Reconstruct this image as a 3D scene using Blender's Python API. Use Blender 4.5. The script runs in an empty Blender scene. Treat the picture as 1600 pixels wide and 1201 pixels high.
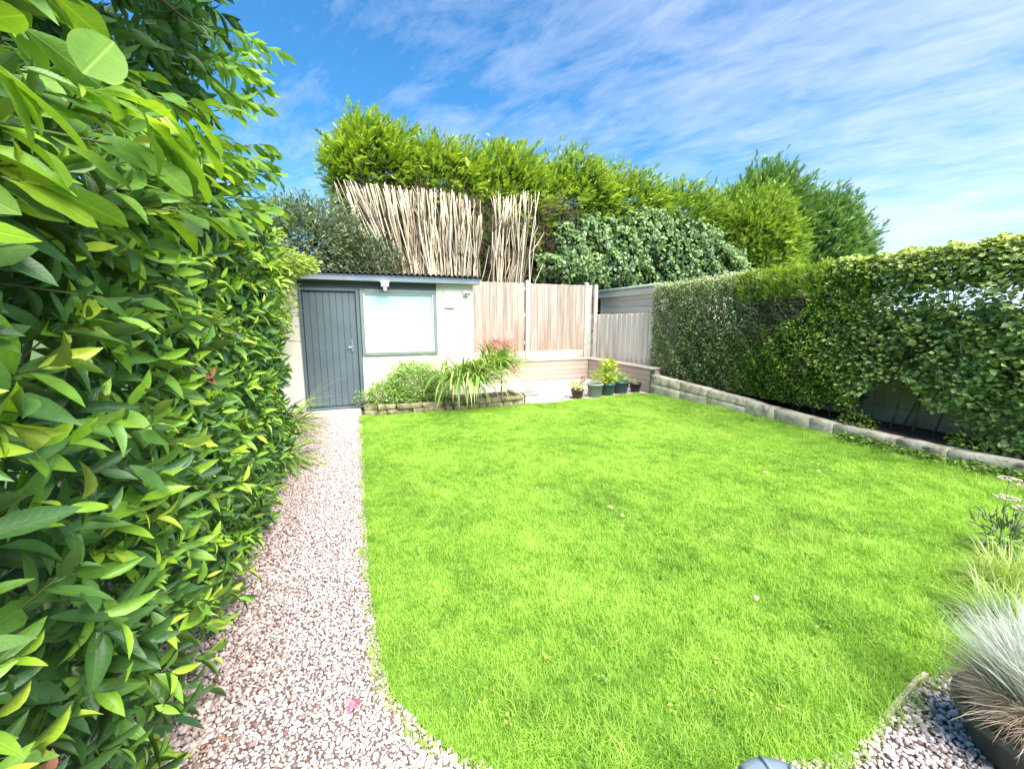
import bpy, bmesh, math, random
import numpy as np
from mathutils import Vector, Matrix, Euler
from mathutils.bvhtree import BVHTree
PI = math.pi
R = math.radians
rs = np.random.RandomState(7)
random.seed(7)
sc = bpy.context.scene
COL = sc.collection

# ------------------------------------------------------------------ camera
CAM_H, YAW, PITCH, FPX = 1.5, R(20.8), math.atan(100 / 640), 640.0
cam = bpy.data.cameras.new('camera')
cam.sensor_width = 36
cam.lens = 36 * FPX / 1600
cam.clip_start = 0.02
cam.clip_end = 2000
camo = bpy.data.objects.new('camera', cam)
COL.objects.link(camo)
camo.location = (0, 0, CAM_H)
camo.rotation_euler = (R(90) - PITCH, 0, -YAW)
sc.camera = camo

# ------------------------------------------------------------------ sky, sun, exposure
SUN_EL, SUN_AZ = R(54), R(168)          # azimuth clockwise from +Y
world = bpy.data.worlds.new('World')
sc.world = world
world.use_nodes = True
nt = world.node_tree
nt.nodes.clear()
def N(t, typ, **kw):
    n = t.nodes.new(typ)
    for k, v in kw.items():
        setattr(n, k, v)
    return n
def setin(n, **kw):
    for k, v in kw.items():
        n.inputs[k.replace('_', ' ')].default_value = v
wo = N(nt, 'ShaderNodeOutputWorld')
bg = N(nt, 'ShaderNodeBackground')
bg.inputs['Strength'].default_value = 0.064
sky = N(nt, 'ShaderNodeTexSky', sky_type='NISHITA')
sky.sun_disc = False
sky.sun_elevation = SUN_EL
sky.sun_rotation = SUN_AZ
sky.air_density = 1.0
sky.dust_density = 0.4
sky.ozone_density = 3.0
tc = N(nt, 'ShaderNodeTexCoord')
sep = N(nt, 'ShaderNodeSeparateXYZ')
nt.links.new(tc.outputs['Generated'], sep.inputs[0])
def M_(t, op, a, b=None, c=None, clamp=False):
    m = N(t, 'ShaderNodeMath', operation=op)
    m.use_clamp = clamp
    for i, v in enumerate((a, b, c)):
        if v is None: continue
        if isinstance(v, (int, float)): m.inputs[i].default_value = v
        else: t.links.new(v, m.inputs[i])
    return m.outputs[0]
zc = M_(nt, 'MAXIMUM', M_(nt, 'ADD', sep.outputs[2], 0.12), 0.05)
ux = M_(nt, 'DIVIDE', sep.outputs[0], zc)
uy = M_(nt, 'DIVIDE', sep.outputs[1], zc)
cmb = N(nt, 'ShaderNodeCombineXYZ')
nt.links.new(ux, cmb.inputs[0]); nt.links.new(uy, cmb.inputs[1])
def cloud(scale, sx, sy, rot, detail, rough, dist, seedz):
    mp = N(nt, 'ShaderNodeMapping', vector_type='POINT')
    mp.inputs['Rotation'].default_value = (0, 0, rot)
    mp.inputs['Location'].default_value = (seedz, 0, seedz)
    mp2 = N(nt, 'ShaderNodeMapping', vector_type='POINT')
    mp2.inputs['Scale'].default_value = (sx, sy, 1)
    nt.links.new(cmb.outputs[0], mp.inputs[0]); nt.links.new(mp.outputs[0], mp2.inputs[0])
    n = N(nt, 'ShaderNodeTexNoise')
    setin(n, Scale=scale, Detail=detail, Roughness=rough, Distortion=dist)
    nt.links.new(mp2.outputs[0], n.inputs['Vector'])
    return n.outputs['Fac']
c1 = cloud(3.4, 0.75, 1.6, R(58), 9, 0.64, 0.5, 3.1)       # long wisps
c2 = cloud(0.62, 0.8, 1.0, R(50), 4, 0.5, 0.2, 8.4)         # broad banks
c3 = cloud(11.0, 0.8, 1.6, R(64), 7, 0.65, 0.3, 1.7)         # fine fibres
az = M_(nt, 'ADD', M_(nt, 'MULTIPLY', sep.outputs[0], 0.93), M_(nt, 'MULTIPLY', sep.outputs[1], -0.36))
m = M_(nt, 'ADD', M_(nt, 'MULTIPLY', c1, 1.05), M_(nt, 'MULTIPLY', c2, 1.0))
m = M_(nt, 'ADD', m, M_(nt, 'MULTIPLY', c3, 0.42))
m = M_(nt, 'ADD', m, M_(nt, 'MULTIPLY', az, 0.46))
m = M_(nt, 'SUBTRACT', m, M_(nt, 'MULTIPLY', sep.outputs[2], 0.30))
m = M_(nt, 'SUBTRACT', m, 0.98)
m = M_(nt, 'MULTIPLY', m, 0.78, clamp=True)
m = M_(nt, 'MULTIPLY', m, 0.85)
hz = M_(nt, 'POWER', M_(nt, 'SUBTRACT', 1.0, M_(nt, 'MAXIMUM', sep.outputs[2], 0.0), clamp=True), 9.0)
tint = N(nt, 'ShaderNodeMix', data_type='RGBA', blend_type='MULTIPLY')
tint.inputs['Factor'].default_value = 1.0
tint.inputs['B'].default_value = (0.45, 1.10, 1.40, 1)
nt.links.new(sky.outputs[0], tint.inputs['A'])
mixh = N(nt, 'ShaderNodeMix', data_type='RGBA')
mixh.inputs['B'].default_value = (6.7, 6.9, 8.2, 1)
nt.links.new(M_(nt, 'MULTIPLY', hz, 0.55), mixh.inputs['Factor'])
nt.links.new(tint.outputs['Result'], mixh.inputs['A'])
mixc = N(nt, 'ShaderNodeMix', data_type='RGBA')
mixc.inputs['B'].default_value = (7.6, 7.7, 8.8, 1)
nt.links.new(m, mixc.inputs['Factor'])
nt.links.new(mixh.outputs['Result'], mixc.inputs['A'])
nt.links.new(mixc.outputs['Result'], bg.inputs['Color'])
nt.links.new(bg.outputs[0], wo.inputs[0])

sl = bpy.data.lights.new('sun', 'SUN')
sl.energy = 4.2
sl.angle = R(60)
sl.color = (1.0, 0.95, 0.86)
so = bpy.data.objects.new('sun', sl)
COL.objects.link(so)
sdir = Vector((math.sin(SUN_AZ) * math.cos(SUN_EL), math.cos(SUN_AZ) * math.cos(SUN_EL), math.sin(SUN_EL)))
so.rotation_euler = sdir.to_track_quat('Z', 'Y').to_euler()
sc.view_settings.view_transform = 'Standard'
sc.view_settings.look = 'None'
sc.view_settings.gamma = 1
sc.view_settings.exposure = 1.58
sc.view_settings.use_curve_mapping = False
sc.render.engine = 'CYCLES'
sc.cycles.max_bounces = 8
sc.cycles.transmission_bounces = 6
sc.cycles.transparent_max_bounces = 8

# ------------------------------------------------------------------ materials
def rgb(h):
    return tuple(((int(h[i:i+2], 16) / 255) ** 2.2) for i in (0, 2, 4)) + (1,)
def newmat(name):
    mt = bpy.data.materials.new(name)
    mt.use_nodes = True
    mt.node_tree.nodes.clear()
    out = N(mt.node_tree, 'ShaderNodeOutputMaterial')
    b = N(mt.node_tree, 'ShaderNodeBsdfPrincipled')
    mt.node_tree.links.new(b.outputs[0], out.inputs[0])
    return mt, mt.node_tree, b, out
def ramp(t, fac, stops):
    r = N(t, 'ShaderNodeValToRGB')
    e = r.color_ramp.elements
    while len(e) > 1: e.remove(e[-1])
    e[0].position = stops[0][0]; e[0].color = tuple(stops[0][1][:3]) + (1,)
    for p, c in stops[1:]:
        k = e.new(p); k.color = tuple(c[:3]) + (1,)
    t.links.new(fac, r.inputs[0])
    return r.outputs[0]
def noise(t, scale, detail=4, rough=0.5, vec=None, dist=0, obj=True, sc3=None):
    n = N(t, 'ShaderNodeTexNoise')
    setin(n, Scale=scale, Detail=detail, Roughness=rough, Distortion=dist)
    if vec is None:
        g = N(t, 'ShaderNodeNewGeometry') if not obj else N(t, 'ShaderNodeTexCoord')
        vec = g.outputs['Position'] if not obj else g.outputs['Object']
    if sc3:
        mp = N(t, 'ShaderNodeMapping'); mp.inputs['Scale'].default_value = sc3
        t.links.new(vec, mp.inputs[0]); vec = mp.outputs[0]
    t.links.new(vec, n.inputs['Vector'])
    return n.outputs['Fac']
def mixc_(t, fac, a, b, mode='MIX'):
    n = N(t, 'ShaderNodeMix', data_type='RGBA', blend_type=mode)
    for key, v in (('Factor', fac), ('A', a), ('B', b)):
        if isinstance(v, (int, float)): n.inputs[key].default_value = v
        elif isinstance(v, tuple): n.inputs[key].default_value = tuple(v[:3]) + (1,)
        else: t.links.new(v, n.inputs[key])
    return n.outputs['Result']
def bump(t, b, h, strength=0.3, dist=0.01):
    n = N(t, 'ShaderNodeBump')
    setin(n, Strength=strength, Distance=dist)
    t.links.new(h, n.inputs['Height'])
    t.links.new(n.outputs[0], b.inputs['Normal'])

LIFT = {'laurel leaf': 1.65, 'tree leaf': 1.5, 'privet leaf': 1.8, 'round leaf': 1.65, 'bright shrub leaf': 1.3, 'ivy leaf': 1.2, 'broad leaf': 1.05}
def leaf_mat(name, stops, rough=0.35, trans=0.3, vein=0.0, spec=0.5, tcol=(1.25, 1.15, 0.5), wvar=0.25, back=None, wscale=3.0):
    lf = LIFT.get(name, 1.1)
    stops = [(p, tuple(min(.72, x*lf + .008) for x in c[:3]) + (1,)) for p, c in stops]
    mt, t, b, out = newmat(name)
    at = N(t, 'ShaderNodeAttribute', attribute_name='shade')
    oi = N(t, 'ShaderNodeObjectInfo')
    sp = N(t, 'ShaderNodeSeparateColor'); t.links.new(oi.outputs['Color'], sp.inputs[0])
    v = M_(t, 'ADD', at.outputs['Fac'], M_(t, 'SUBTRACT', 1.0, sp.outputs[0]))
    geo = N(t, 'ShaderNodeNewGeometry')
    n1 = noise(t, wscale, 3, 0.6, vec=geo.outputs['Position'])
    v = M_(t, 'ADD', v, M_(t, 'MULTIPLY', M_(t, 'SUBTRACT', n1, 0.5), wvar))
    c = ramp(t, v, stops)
    if vein:
        uv = N(t, 'ShaderNodeUVMap', uv_map='leaf')
        su = N(t, 'ShaderNodeSeparateXYZ'); t.links.new(uv.outputs[0], su.inputs[0])
        ay = M_(t, 'ABSOLUTE', su.outputs[1])
        mid = M_(t, 'SUBTRACT', 1.0, M_(t, 'DIVIDE', ay, 0.09), clamp=True)
        wv = M_(t, 'SINE', M_(t, 'MULTIPLY', M_(t, 'SUBTRACT', su.outputs[0], M_(t, 'MULTIPLY', ay, 0.16)), 62.0))
        wv = M_(t, 'MULTIPLY', M_(t, 'SUBTRACT', wv, 0.75, clamp=True), 1.1)
        ve = M_(t, 'MAXIMUM', mid, wv)
        c2 = mixc_(t, 1.0, c, (1.7, 1.5, 1.5), 'MULTIPLY')
        c = mixc_(t, M_(t, 'MULTIPLY', ve, vein), c, c2)
        bm = N(t, 'ShaderNodeBump'); setin(bm, Strength=0.35, Distance=0.002)
        t.links.new(M_(t, 'SUBTRACT', 1.0, ve), bm.inputs['Height'])
        t.links.new(bm.outputs[0], b.inputs['Normal'])
    if back:
        c = mixc_(t, M_(t, 'MULTIPLY', geo.outputs['Backfacing'], 0.75), c, back)
    if vein:
        nf = noise(t, 38, 4, .65, vec=geo.outputs['Position'])
        c = mixc_(t, 1.0, c, ramp(t, nf, [(.25, G_(.72, .76, .80)), (.5, G_(1, 1, 1)), (.75, G_(1.15, 1.10, .95))]), 'MULTIPLY')
        ns2 = noise(t, 120, 2, .5, vec=geo.outputs['Position'])
        c = mixc_(t, M_(t, 'MULTIPLY', M_(t, 'SUBTRACT', ns2, .70, clamp=True), 6.0, clamp=True), c, (.20, .14, .05))
        t.links.new(M_(t, 'ADD', rough - .12, M_(t, 'MULTIPLY', nf, .35)), b.inputs['Roughness'])
    else: b.inputs['Roughness'].default_value = rough
    t.links.new(c, b.inputs['Base Color'])
    b.inputs['Specular IOR Level'].default_value = spec
    tr = N(t, 'ShaderNodeBsdfTranslucent')
    t.links.new(mixc_(t, 1.0, c, tcol, 'MULTIPLY'), tr.inputs[0])
    ms = N(t, 'ShaderNodeMixShader'); ms.inputs[0].default_value = trans
    t.links.new(b.outputs[0], ms.inputs[1]); t.links.new(tr.outputs[0], ms.inputs[2])
    t.links.new(ms.outputs[0], out.inputs[0])
    return mt

def plain(name, col, rough=0.6, col2=None, scale=8, metal=0.0, bmp=0.0, bscale=60, sc3=None, spec=0.5):
    mt, t, b, out = newmat(name)
    if col2 is None: b.inputs['Base Color'].default_value = tuple(col[:3]) + (1,)
    else:
        n = noise(t, scale, 5, 0.6, sc3=sc3, obj=False)
        t.links.new(ramp(t, n, [(0.35, col), (0.65, col2)]), b.inputs['Base Color'])
    b.inputs['Roughness'].default_value = rough
    b.inputs['Metallic'].default_value = metal
    b.inputs['Specular IOR Level'].default_value = spec
    if bmp: bump(t, b, noise(t, bscale, 5, 0.6, obj=False, sc3=sc3), bmp, 0.01)
    return mt

G_ = lambda r, g, b: (r, g, b, 1)
MAT = {}
MAT['laurel'] = leaf_mat('laurel leaf', [(0.0, G_(.022, .062, .020)), (0.3, G_(.045, .115, .024)), (0.55, G_(.11, .23, .025)), (0.8, G_(.25, .43, .030)), (1.0, G_(.38, .54, .045))], rough=0.3, trans=0.28, vein=0.5, back=G_(.10, .17, .05))
MAT['magnolia'] = leaf_mat('broad leaf', [(0.0, G_(.06, .15, .03)), (0.4, G_(.13, .28, .03)), (0.75, G_(.23, .42, .03)), (1.0, G_(.33, .50, .03))], rough=0.42, trans=0.42, vein=0.7)
MAT['overhang'] = leaf_mat('tree leaf', [(0.0, G_(.03, .08, .02)), (0.5, G_(.07, .17, .025)), (1.0, G_(.20, .36, .035))], rough=0.4, trans=0.38, vein=0.5)
MAT['conifer'] = leaf_mat('cypress spray', [(0.0, G_(.035, .08, .012)), (0.35, G_(.12, .23, .02)), (0.7, G_(.32, .46, .04)), (1.0, G_(.50, .60, .08))], rough=0.6, trans=0.3, wvar=0.35, wscale=0.9, spec=0.25)
MAT['yellow'] = leaf_mat('golden cypress spray', [(0.0, G_(.05, .11, .015)), (0.45, G_(.18, .31, .03)), (1.0, G_(.44, .56, .07))], rough=0.6, trans=0.3, wvar=0.3, wscale=0.9, spec=0.25)
MAT['blue'] = leaf_mat('dark cypress spray', [(0.0, G_(.035, .085, .028)), (0.5, G_(.11, .22, .05)), (1.0, G_(.26, .42, .09))], rough=0.6, trans=0.25, wvar=0.3, wscale=0.9, spec=0.25)
MAT['ivy'] = leaf_mat('ivy leaf', [(0.0, G_(.025, .06, .018)), (0.5, G_(.075, .15, .03)), (0.8, G_(.17, .28, .06)), (1.0, G_(.34, .44, .13))], rough=0.35, trans=0.2, wvar=0.3, wscale=1.5)
MAT['grey'] = leaf_mat('grey green leaf', [(0.0, G_(.05, .08, .04)), (0.5, G_(.13, .18, .09)), (1.0, G_(.34, .42, .25))], rough=0.5, trans=0.25, wvar=0.3, wscale=1.2)
MAT['acer'] = leaf_mat('pale leaf', [(0.0, G_(.12, .22, .03)), (0.5, G_(.27, .40, .06)), (1.0, G_(.50, .60, .15))], rough=0.5, trans=0.4)
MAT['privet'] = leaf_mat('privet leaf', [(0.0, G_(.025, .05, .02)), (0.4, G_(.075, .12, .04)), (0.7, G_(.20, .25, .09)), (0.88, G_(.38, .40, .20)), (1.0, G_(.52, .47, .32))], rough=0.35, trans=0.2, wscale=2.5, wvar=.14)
MAT['lonicera'] = leaf_mat('bright shrub leaf', [(0.0, G_(.04, .085, .018)), (0.45, G_(.13, .23, .03)), (0.8, G_(.30, .42, .05)), (1.0, G_(.42, .50, .09))], rough=0.4, trans=0.3)
MAT['hazel'] = leaf_mat('round leaf', [(0.0, G_(.05, .085, .03)), (0.4, G_(.15, .21, .06)), (0.75, G_(.34, .41, .13)), (1.0, G_(.56, .57, .22))], rough=0.42, trans=0.3, vein=0.4)
MAT['bush'] = leaf_mat('bush leaf', [(0.0, G_(.08, .18, .03)), (0.5, G_(.24, .40, .08)), (1.0, G_(.48, .62, .24))], rough=0.45, trans=0.35)
MAT['strap'] = leaf_mat('strap leaf', [(0.0, G_(.05, .12, .02)), (0.5, G_(.18, .32, .05)), (0.85, G_(.40, .52, .12)), (1.0, G_(.62, .58, .25))], rough=0.4, trans=0.3)
MAT['red'] = leaf_mat('red maple leaf', [(0.0, G_(.22, .06, .045)), (0.6, G_(.42, .16, .12)), (1.0, G_(.62, .34, .26))], rough=0.5, trans=0.35, tcol=(1.3, .6, .5))
MAT['fescue'] = leaf_mat('blue fescue blade', [(0.0, G_(.44, .31, .21)), (0.35, G_(.62, .51, .38)), (0.5, G_(.46, .46, .36)), (0.75, G_(.52, .58, .50)), (1.0, G_(.62, .76, .70))], rough=0.6, trans=0.2, tcol=(1, 1, .9), wvar=.08)
MAT['potplant'] = leaf_mat('pot plant leaf', [(0.0, G_(.10, .20, .02)), (0.6, G_(.35, .48, .03)), (1.0, G_(.58, .60, .06))], rough=0.45, trans=0.35)
MAT['dead'] = leaf_mat('dead leaf', [(0.0, G_(.22, .07, .03)), (0.6, G_(.45, .20, .10)), (1.0, G_(.65, .45, .25))], rough=0.7, trans=0.15, tcol=(1.2, .8, .5))
MAT['twigmat'] = plain('brown twigs', G_(.075, .055, .032), 0.9, G_(.16, .12, .075), 6)
MAT['bark'] = plain('grey brown bark', G_(.07, .055, .04), 0.9, G_(.16, .13, .10), 10, bmp=0.6, bscale=40)
MAT['trunk'] = plain('pinkish trunk bark', G_(.22, .16, .12), 0.9, G_(.40, .31, .24), 8, bmp=0.5, bscale=30)
MAT['stem'] = plain('bare pale stem bark', G_(.46, .38, .28), 0.85, G_(.80, .71, .58), 3.5, bmp=0.4, bscale=30, sc3=(1, 1, .3))
MAT['stickbrown'] = plain('dry brown sticks', G_(.14, .10, .07), 0.9, G_(.26, .20, .14), 8)
mt = MAT['stem']; t = mt.node_tree; b = [q for q in t.nodes if q.type == 'BSDF_PRINCIPLED'][0]
oi = N(t, 'ShaderNodeObjectInfo'); lk = b.inputs['Base Color'].links[0].from_socket
t.links.new(mixc_(t, 1.0, lk, ramp(t, oi.outputs['Random'], [(0, G_(.55, .50, .42)), (.4, G_(.85, .82, .76)), (1, G_(1.15, 1.12, 1.05))]), 'MULTIPLY'), b.inputs['Base Color'])
MAT['greenstem'] = plain('green stem', G_(.10, .14, .04), 0.6, G_(.18, .20, .07), 10)

# grass blades
mt, t, b, out = newmat('grass blade')
geo = N(t, 'ShaderNodeNewGeometry')
at = N(t, 'ShaderNodeAttribute', attribute_name='shade')
n1 = noise(t, 1.3, 4, 0.6, vec=geo.outputs['Position'])
n2 = noise(t, 7.0, 3, 0.6, vec=geo.outputs['Position'])
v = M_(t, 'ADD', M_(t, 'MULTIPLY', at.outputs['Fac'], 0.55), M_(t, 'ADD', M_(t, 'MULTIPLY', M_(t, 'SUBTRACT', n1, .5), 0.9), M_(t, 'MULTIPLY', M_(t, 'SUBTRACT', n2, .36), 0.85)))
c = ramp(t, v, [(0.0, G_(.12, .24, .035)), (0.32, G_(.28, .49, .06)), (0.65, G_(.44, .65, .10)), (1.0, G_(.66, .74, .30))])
n3 = noise(t, .8, 5, .65, vec=geo.outputs['Position'])
c = mixc_(t, M_(t, 'MULTIPLY', M_(t, 'SUBTRACT', n3, .54, clamp=True), 1.3, clamp=True), c, (.50, .52, .17))
t.links.new(c, b.inputs['Base Color']); b.inputs['Roughness'].default_value = 0.5
b.inputs['Specular IOR Level'].default_value = 0.3
tr = N(t, 'ShaderNodeBsdfTranslucent')
t.links.new(mixc_(t, 1.0, c, (1.3, 1.25, .5), 'MULTIPLY'), tr.inputs[0])
ms = N(t, 'ShaderNodeMixShader'); ms.inputs[0].default_value = 0.35
t.links.new(b.outputs[0], ms.inputs[1]); t.links.new(tr.outputs[0], ms.inputs[2]); t.links.new(ms.outputs[0], out.inputs[0])
MAT['grass'] = mt
MAT['turf'] = plain('turf soil', G_(.08, .18, .015), 0.95, G_(.15, .30, .02), 20, bmp=.5)
# pebbles
mt, t, b, out = newmat('pebble')
oi = N(t, 'ShaderNodeObjectInfo')
c = ramp(t, oi.outputs['Random'], [(0.0, G_(.20, .13, .12)), (0.08, G_(.36, .27, .25)), (0.2, G_(.52, .45, .43)), (0.5, G_(.66, .60, .59)), (0.85, G_(.80, .75, .73)), (1.0, G_(.88, .84, .82))])
geo = N(t, 'ShaderNodeNewGeometry')
nn = noise(t, 90, 3, 0.6, vec=geo.outputs['Position'])
c = mixc_(t, 1.0, c, ramp(t, nn, [(0.3, G_(.78, .76, .76)), (0.7, G_(1.06, 1.04, 1.03))]), 'MULTIPLY')
# damp brown litter beside the hedge foot
sx = N(t, 'ShaderNodeSeparateXYZ'); t.links.new(geo.outputs['Position'], sx.inputs[0])
lit = M_(t, 'MULTIPLY', M_(t, 'SUBTRACT', M_(t, 'MULTIPLY', noise(t, 5, 4, .6, vec=geo.outputs['Position']), .5), M_(t, 'ADD', sx.outputs[0], 0.62)), 5.0, clamp=True)
c = mixc_(t, M_(t, 'MULTIPLY', lit, .45), c, mixc_(t, 1.0, c, (.72, .55, .44), 'MULTIPLY'))
t.links.new(c, b.inputs['Base Color']); b.inputs['Roughness'].default_value = 0.75
MAT['pebble'] = mt
for q_ in t.nodes:
    if q_.type == 'VALTORGB' and len(q_.color_ramp.elements) == 6:
        for e_ in q_.color_ramp.elements: e_.color = (e_.color[0]*.93, e_.color[1]*.90, e_.color[2]*.87, 1)
MAT['gravelbed'] = plain('gravel fines', G_(.11, .075, .065), 0.95, G_(.24, .18, .16), 60, bmp=.6, bscale=120)
MAT['soil'] = plain('soil', G_(.04, .028, .018), 0.95, G_(.09, .065, .04), 12, bmp=.8, bscale=40)
MAT['meadow'] = plain('rough grass ground', G_(.05, .09, .02), 0.95, G_(.09, .14, .03), 0.7, bmp=.5, bscale=5)

# render, painted walls
mt, t, b, out = newmat('cream render')
n = noise(t, 2.2, 6, 0.6, obj=False)
c = ramp(t, n, [(0.3, G_(.70, .62, .51)), (0.65, G_(.80, .72, .61))])
geo = N(t, 'ShaderNodeNewGeometry'); sx = N(t, 'ShaderNodeSeparateXYZ'); t.links.new(geo.outputs['Position'], sx.inputs[0])
st = M_(t, 'MULTIPLY', M_(t, 'SUBTRACT', M_(t, 'MULTIPLY', noise(t, 5, 5, .65, obj=False, sc3=(1, 1, .35)), .75), sx.outputs[2]), 2.2, clamp=True)
c = mixc_(t, M_(t, 'MULTIPLY', st, .6), c, (.52, .44, .33))
t.links.new(c, b.inputs['Base Color']); b.inputs['Roughness'].default_value = 0.85
bump(t, b, noise(t, 90, 4, .6, obj=False), 0.25, 0.004)
MAT['render'] = mt
MAT['greypaint'] = plain('blue grey paint', G_(.085, .115, .135), 0.5, G_(.105, .14, .16), 3, bmp=.08, bscale=50)
MAT['darkpaint'] = plain('dark grey paint', G_(.035, .05, .055), 0.5, G_(.05, .065, .07), 4)
MAT['framegrey'] = plain('window frame grey', G_(.16, .20, .19), 0.5, G_(.20, .24, .23), 5)
MAT['fascia'] = plain('fascia blue grey', G_(.20, .24, .30), 0.45, G_(.26, .30, .36), 4)
MAT['roof'] = plain('black corrugated sheet', G_(.02, .018, .02), 0.6, G_(.05, .045, .05), 8)
MAT['metal'] = plain('brushed steel', G_(.55, .56, .57), 0.3, metal=1.0)
MAT['white'] = plain('white plastic', G_(.78, .79, .80), 0.4)
MAT['black'] = plain('black plastic', G_(.012, .012, .012), 0.35)
MAT['pipe'] = plain('black pipe', G_(.02, .02, .025), 0.4)
mt, t, b, out = newmat('window blind')
c = ramp(t, noise(t, 1.6, 5, .55, obj=False, sc3=(1, 1, 2)), [(0.3, G_(.56, .65, .68)), (0.7, G_(.70, .77, .81))])
t.links.new(c, b.inputs['Base Color']); b.inputs['Roughness'].default_value = .8
MAT['blind'] = mt
mt, t, b, out = newmat('window glass')
gl = N(t, 'ShaderNodeBsdfGlossy'); gl.inputs['Roughness'].default_value = 0.06; gl.inputs['Color'].default_value = (1, 1, 1, 1)
tp = N(t, 'ShaderNodeBsdfTransparent'); tp.inputs[0].default_value = (.93, .96, .97, 1)
fr = N(t, 'ShaderNodeLayerWeight'); fr.inputs[0].default_value = .5
ms = N(t, 'ShaderNodeMixShader')
t.links.new(M_(t, 'ADD', M_(t, 'MULTIPLY', M_(t, 'POWER', fr.outputs[1], 4.0), .9), .04), ms.inputs[0]); t.links.new(tp.outputs[0], ms.inputs[1]); t.links.new(gl.outputs[0], ms.inputs[2])
t.links.new(ms.outputs[0], out.inputs[0])
MAT['glass'] = mt

def wood(name, c0, c1, cst=None, zst=(0.5, 1.3), rough=0.8, axis='Z'):
    mt, t, b, out = newmat(name)
    s3 = {'Z': (22, 22, 1.2), 'X': (1.2, 22, 22), 'Y': (22, 1.2, 22)}[axis]
    oi = N(t, 'ShaderNodeObjectInfo')
    geo = N(t, 'ShaderNodeNewGeometry')
    add = N(t, 'ShaderNodeVectorMath', operation='ADD')
    cm = N(t, 'ShaderNodeCombineXYZ')
    t.links.new(M_(t, 'MULTIPLY', oi.outputs['Random'], 40), cm.inputs[0]); t.links.new(M_(t, 'MULTIPLY', oi.outputs['Random'], 17), cm.inputs[2])
    t.links.new(geo.outputs['Position'], add.inputs[0]); t.links.new(cm.outputs[0], add.inputs[1])
    g = noise(t, 1.0, 6, .65, vec=add.outputs[0], sc3=s3, dist=.6)
    c = ramp(t, M_(t, 'ADD', g, M_(t, 'MULTIPLY', M_(t, 'SUBTRACT', oi.outputs['Random'], .5), .25)), [(0.28, c0), (0.68, c1)])
    if cst:
        sx = N(t, 'ShaderNodeSeparateXYZ'); t.links.new(geo.outputs['Position'], sx.inputs[0])
        h = M_(t, 'DIVIDE', M_(t, 'SUBTRACT', sx.outputs[2], zst[0]), zst[1])
        n2 = noise(t, 1.0, 6, .7, vec=add.outputs[0], sc3=(9, 9, .9))
        f = M_(t, 'MULTIPLY', M_(t, 'MULTIPLY', M_(t, 'SUBTRACT', M_(t, 'ADD', n2, M_(t, 'MULTIPLY', M_(t, 'SUBTRACT', oi.outputs['Random'], .5), .5)), M_(t, 'ADD', M_(t, 'MULTIPLY', h, .42), .34)), 3.2, clamp=True), .8)
        c = mixc_(t, f, c, cst)
    t.links.new(c, b.inputs['Base Color']); b.inputs['Roughness'].default_value = rough
    b.inputs['Specular IOR Level'].default_value = .3
    bump(t, b, g, 0.35, 0.004)
    return mt
MAT['fenceboard'] = wood('weathered fence board', G_(.27, .21, .165), G_(.49, .42, .36), G_(.30, .18, .115), (0.7, 1.9))
MAT['greyboard'] = wood('grey fence board', G_(.50, .47, .40), G_(.78, .74, .66), G_(.34, .34, .25), (0.5, 1.0))
MAT['composite'] = wood('composite bench board', G_(.40, .32, .25), G_(.50, .41, .33), axis='X')
MAT['compositeY'] = wood('composite bench board lengthwise', G_(.46, .36, .28), G_(.56, .46, .37), axis='Y')
MAT['concrete'] = plain('pale concrete', G_(.44, .38, .32), 0.9, G_(.58, .52, .45), 6, bmp=.3, bscale=80)
MAT['concretestep'] = plain('step concrete', G_(.52, .44, .36), 0.9, G_(.66, .58, .50), 5, bmp=.3, bscale=80)
MAT['mossyconcrete'] = plain('mossy concrete panel', G_(.24, .22, .15), 0.9, G_(.42, .38, .28), 2.5, bmp=.4, bscale=30)
mt, t, b, out = newmat('weathered wall block')
oi = N(t, 'ShaderNodeObjectInfo')
c = ramp(t, noise(t, 7, 6, .7, obj=False), [(0.36, G_(.24, .19, .12)), (0.46, G_(.58, .49, .36)), (0.60, G_(.84, .76, .62))])
c = mixc_(t, M_(t, 'MULTIPLY', oi.outputs['Random'], .5), c, (.50, .43, .33))
geo = N(t, 'ShaderNodeNewGeometry'); sx = N(t, 'ShaderNodeSeparateXYZ'); t.links.new(geo.outputs['Normal'], sx.inputs[0])
ms_ = M_(t, 'MULTIPLY', M_(t, 'SUBTRACT', noise(t, 3.5, 5, .6, obj=False), .42), 6, clamp=True)
c = mixc_(t, M_(t, 'MULTIPLY', ms_, .22), c, (.22, .17, .08))
t.links.new(c, b.inputs['Base Color']); b.inputs['Roughness'].default_value = .92
bump(t, b, noise(t, 45, 6, .7, obj=False), .6, .01)
MAT['block'] = mt
MAT['bedstone'] = plain('yellow mossy stone', G_(.09, .10, .035), 0.9, G_(.38, .31, .19), 11, bmp=.6, bscale=40)
MAT['mortar'] = plain('mortar', G_(.16, .14, .11), 0.95, G_(.25, .22, .17), 20)
MAT['edging'] = plain('pale timber edging', G_(.46, .40, .26), 0.85, G_(.60, .54, .38), 12, bmp=.3)
MAT['felt'] = plain('mossy roofing felt', G_(.28, .36, .27), 0.9, G_(.46, .54, .44), 3, bmp=.4, bscale=30)
MAT['paleboard'] = wood('pale shed board', G_(.60, .52, .42), G_(.74, .68, .58), axis='Y')
MAT['whiteboard'] = wood('white fascia board', G_(.60, .58, .54), G_(.74, .72, .68), axis='Y')
MAT['pot_green'] = plain('dark green plastic', G_(.022, .032, .027), 0.42, G_(.035, .048, .040), 8)
MAT['pot_black'] = plain('black pot plastic', G_(.018, .014, .012), 0.5, G_(.05, .04, .035), 10)
MAT['pot_grey'] = plain('grey glazed pot', G_(.20, .23, .23), 0.45, G_(.28, .31, .31), 6)
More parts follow.
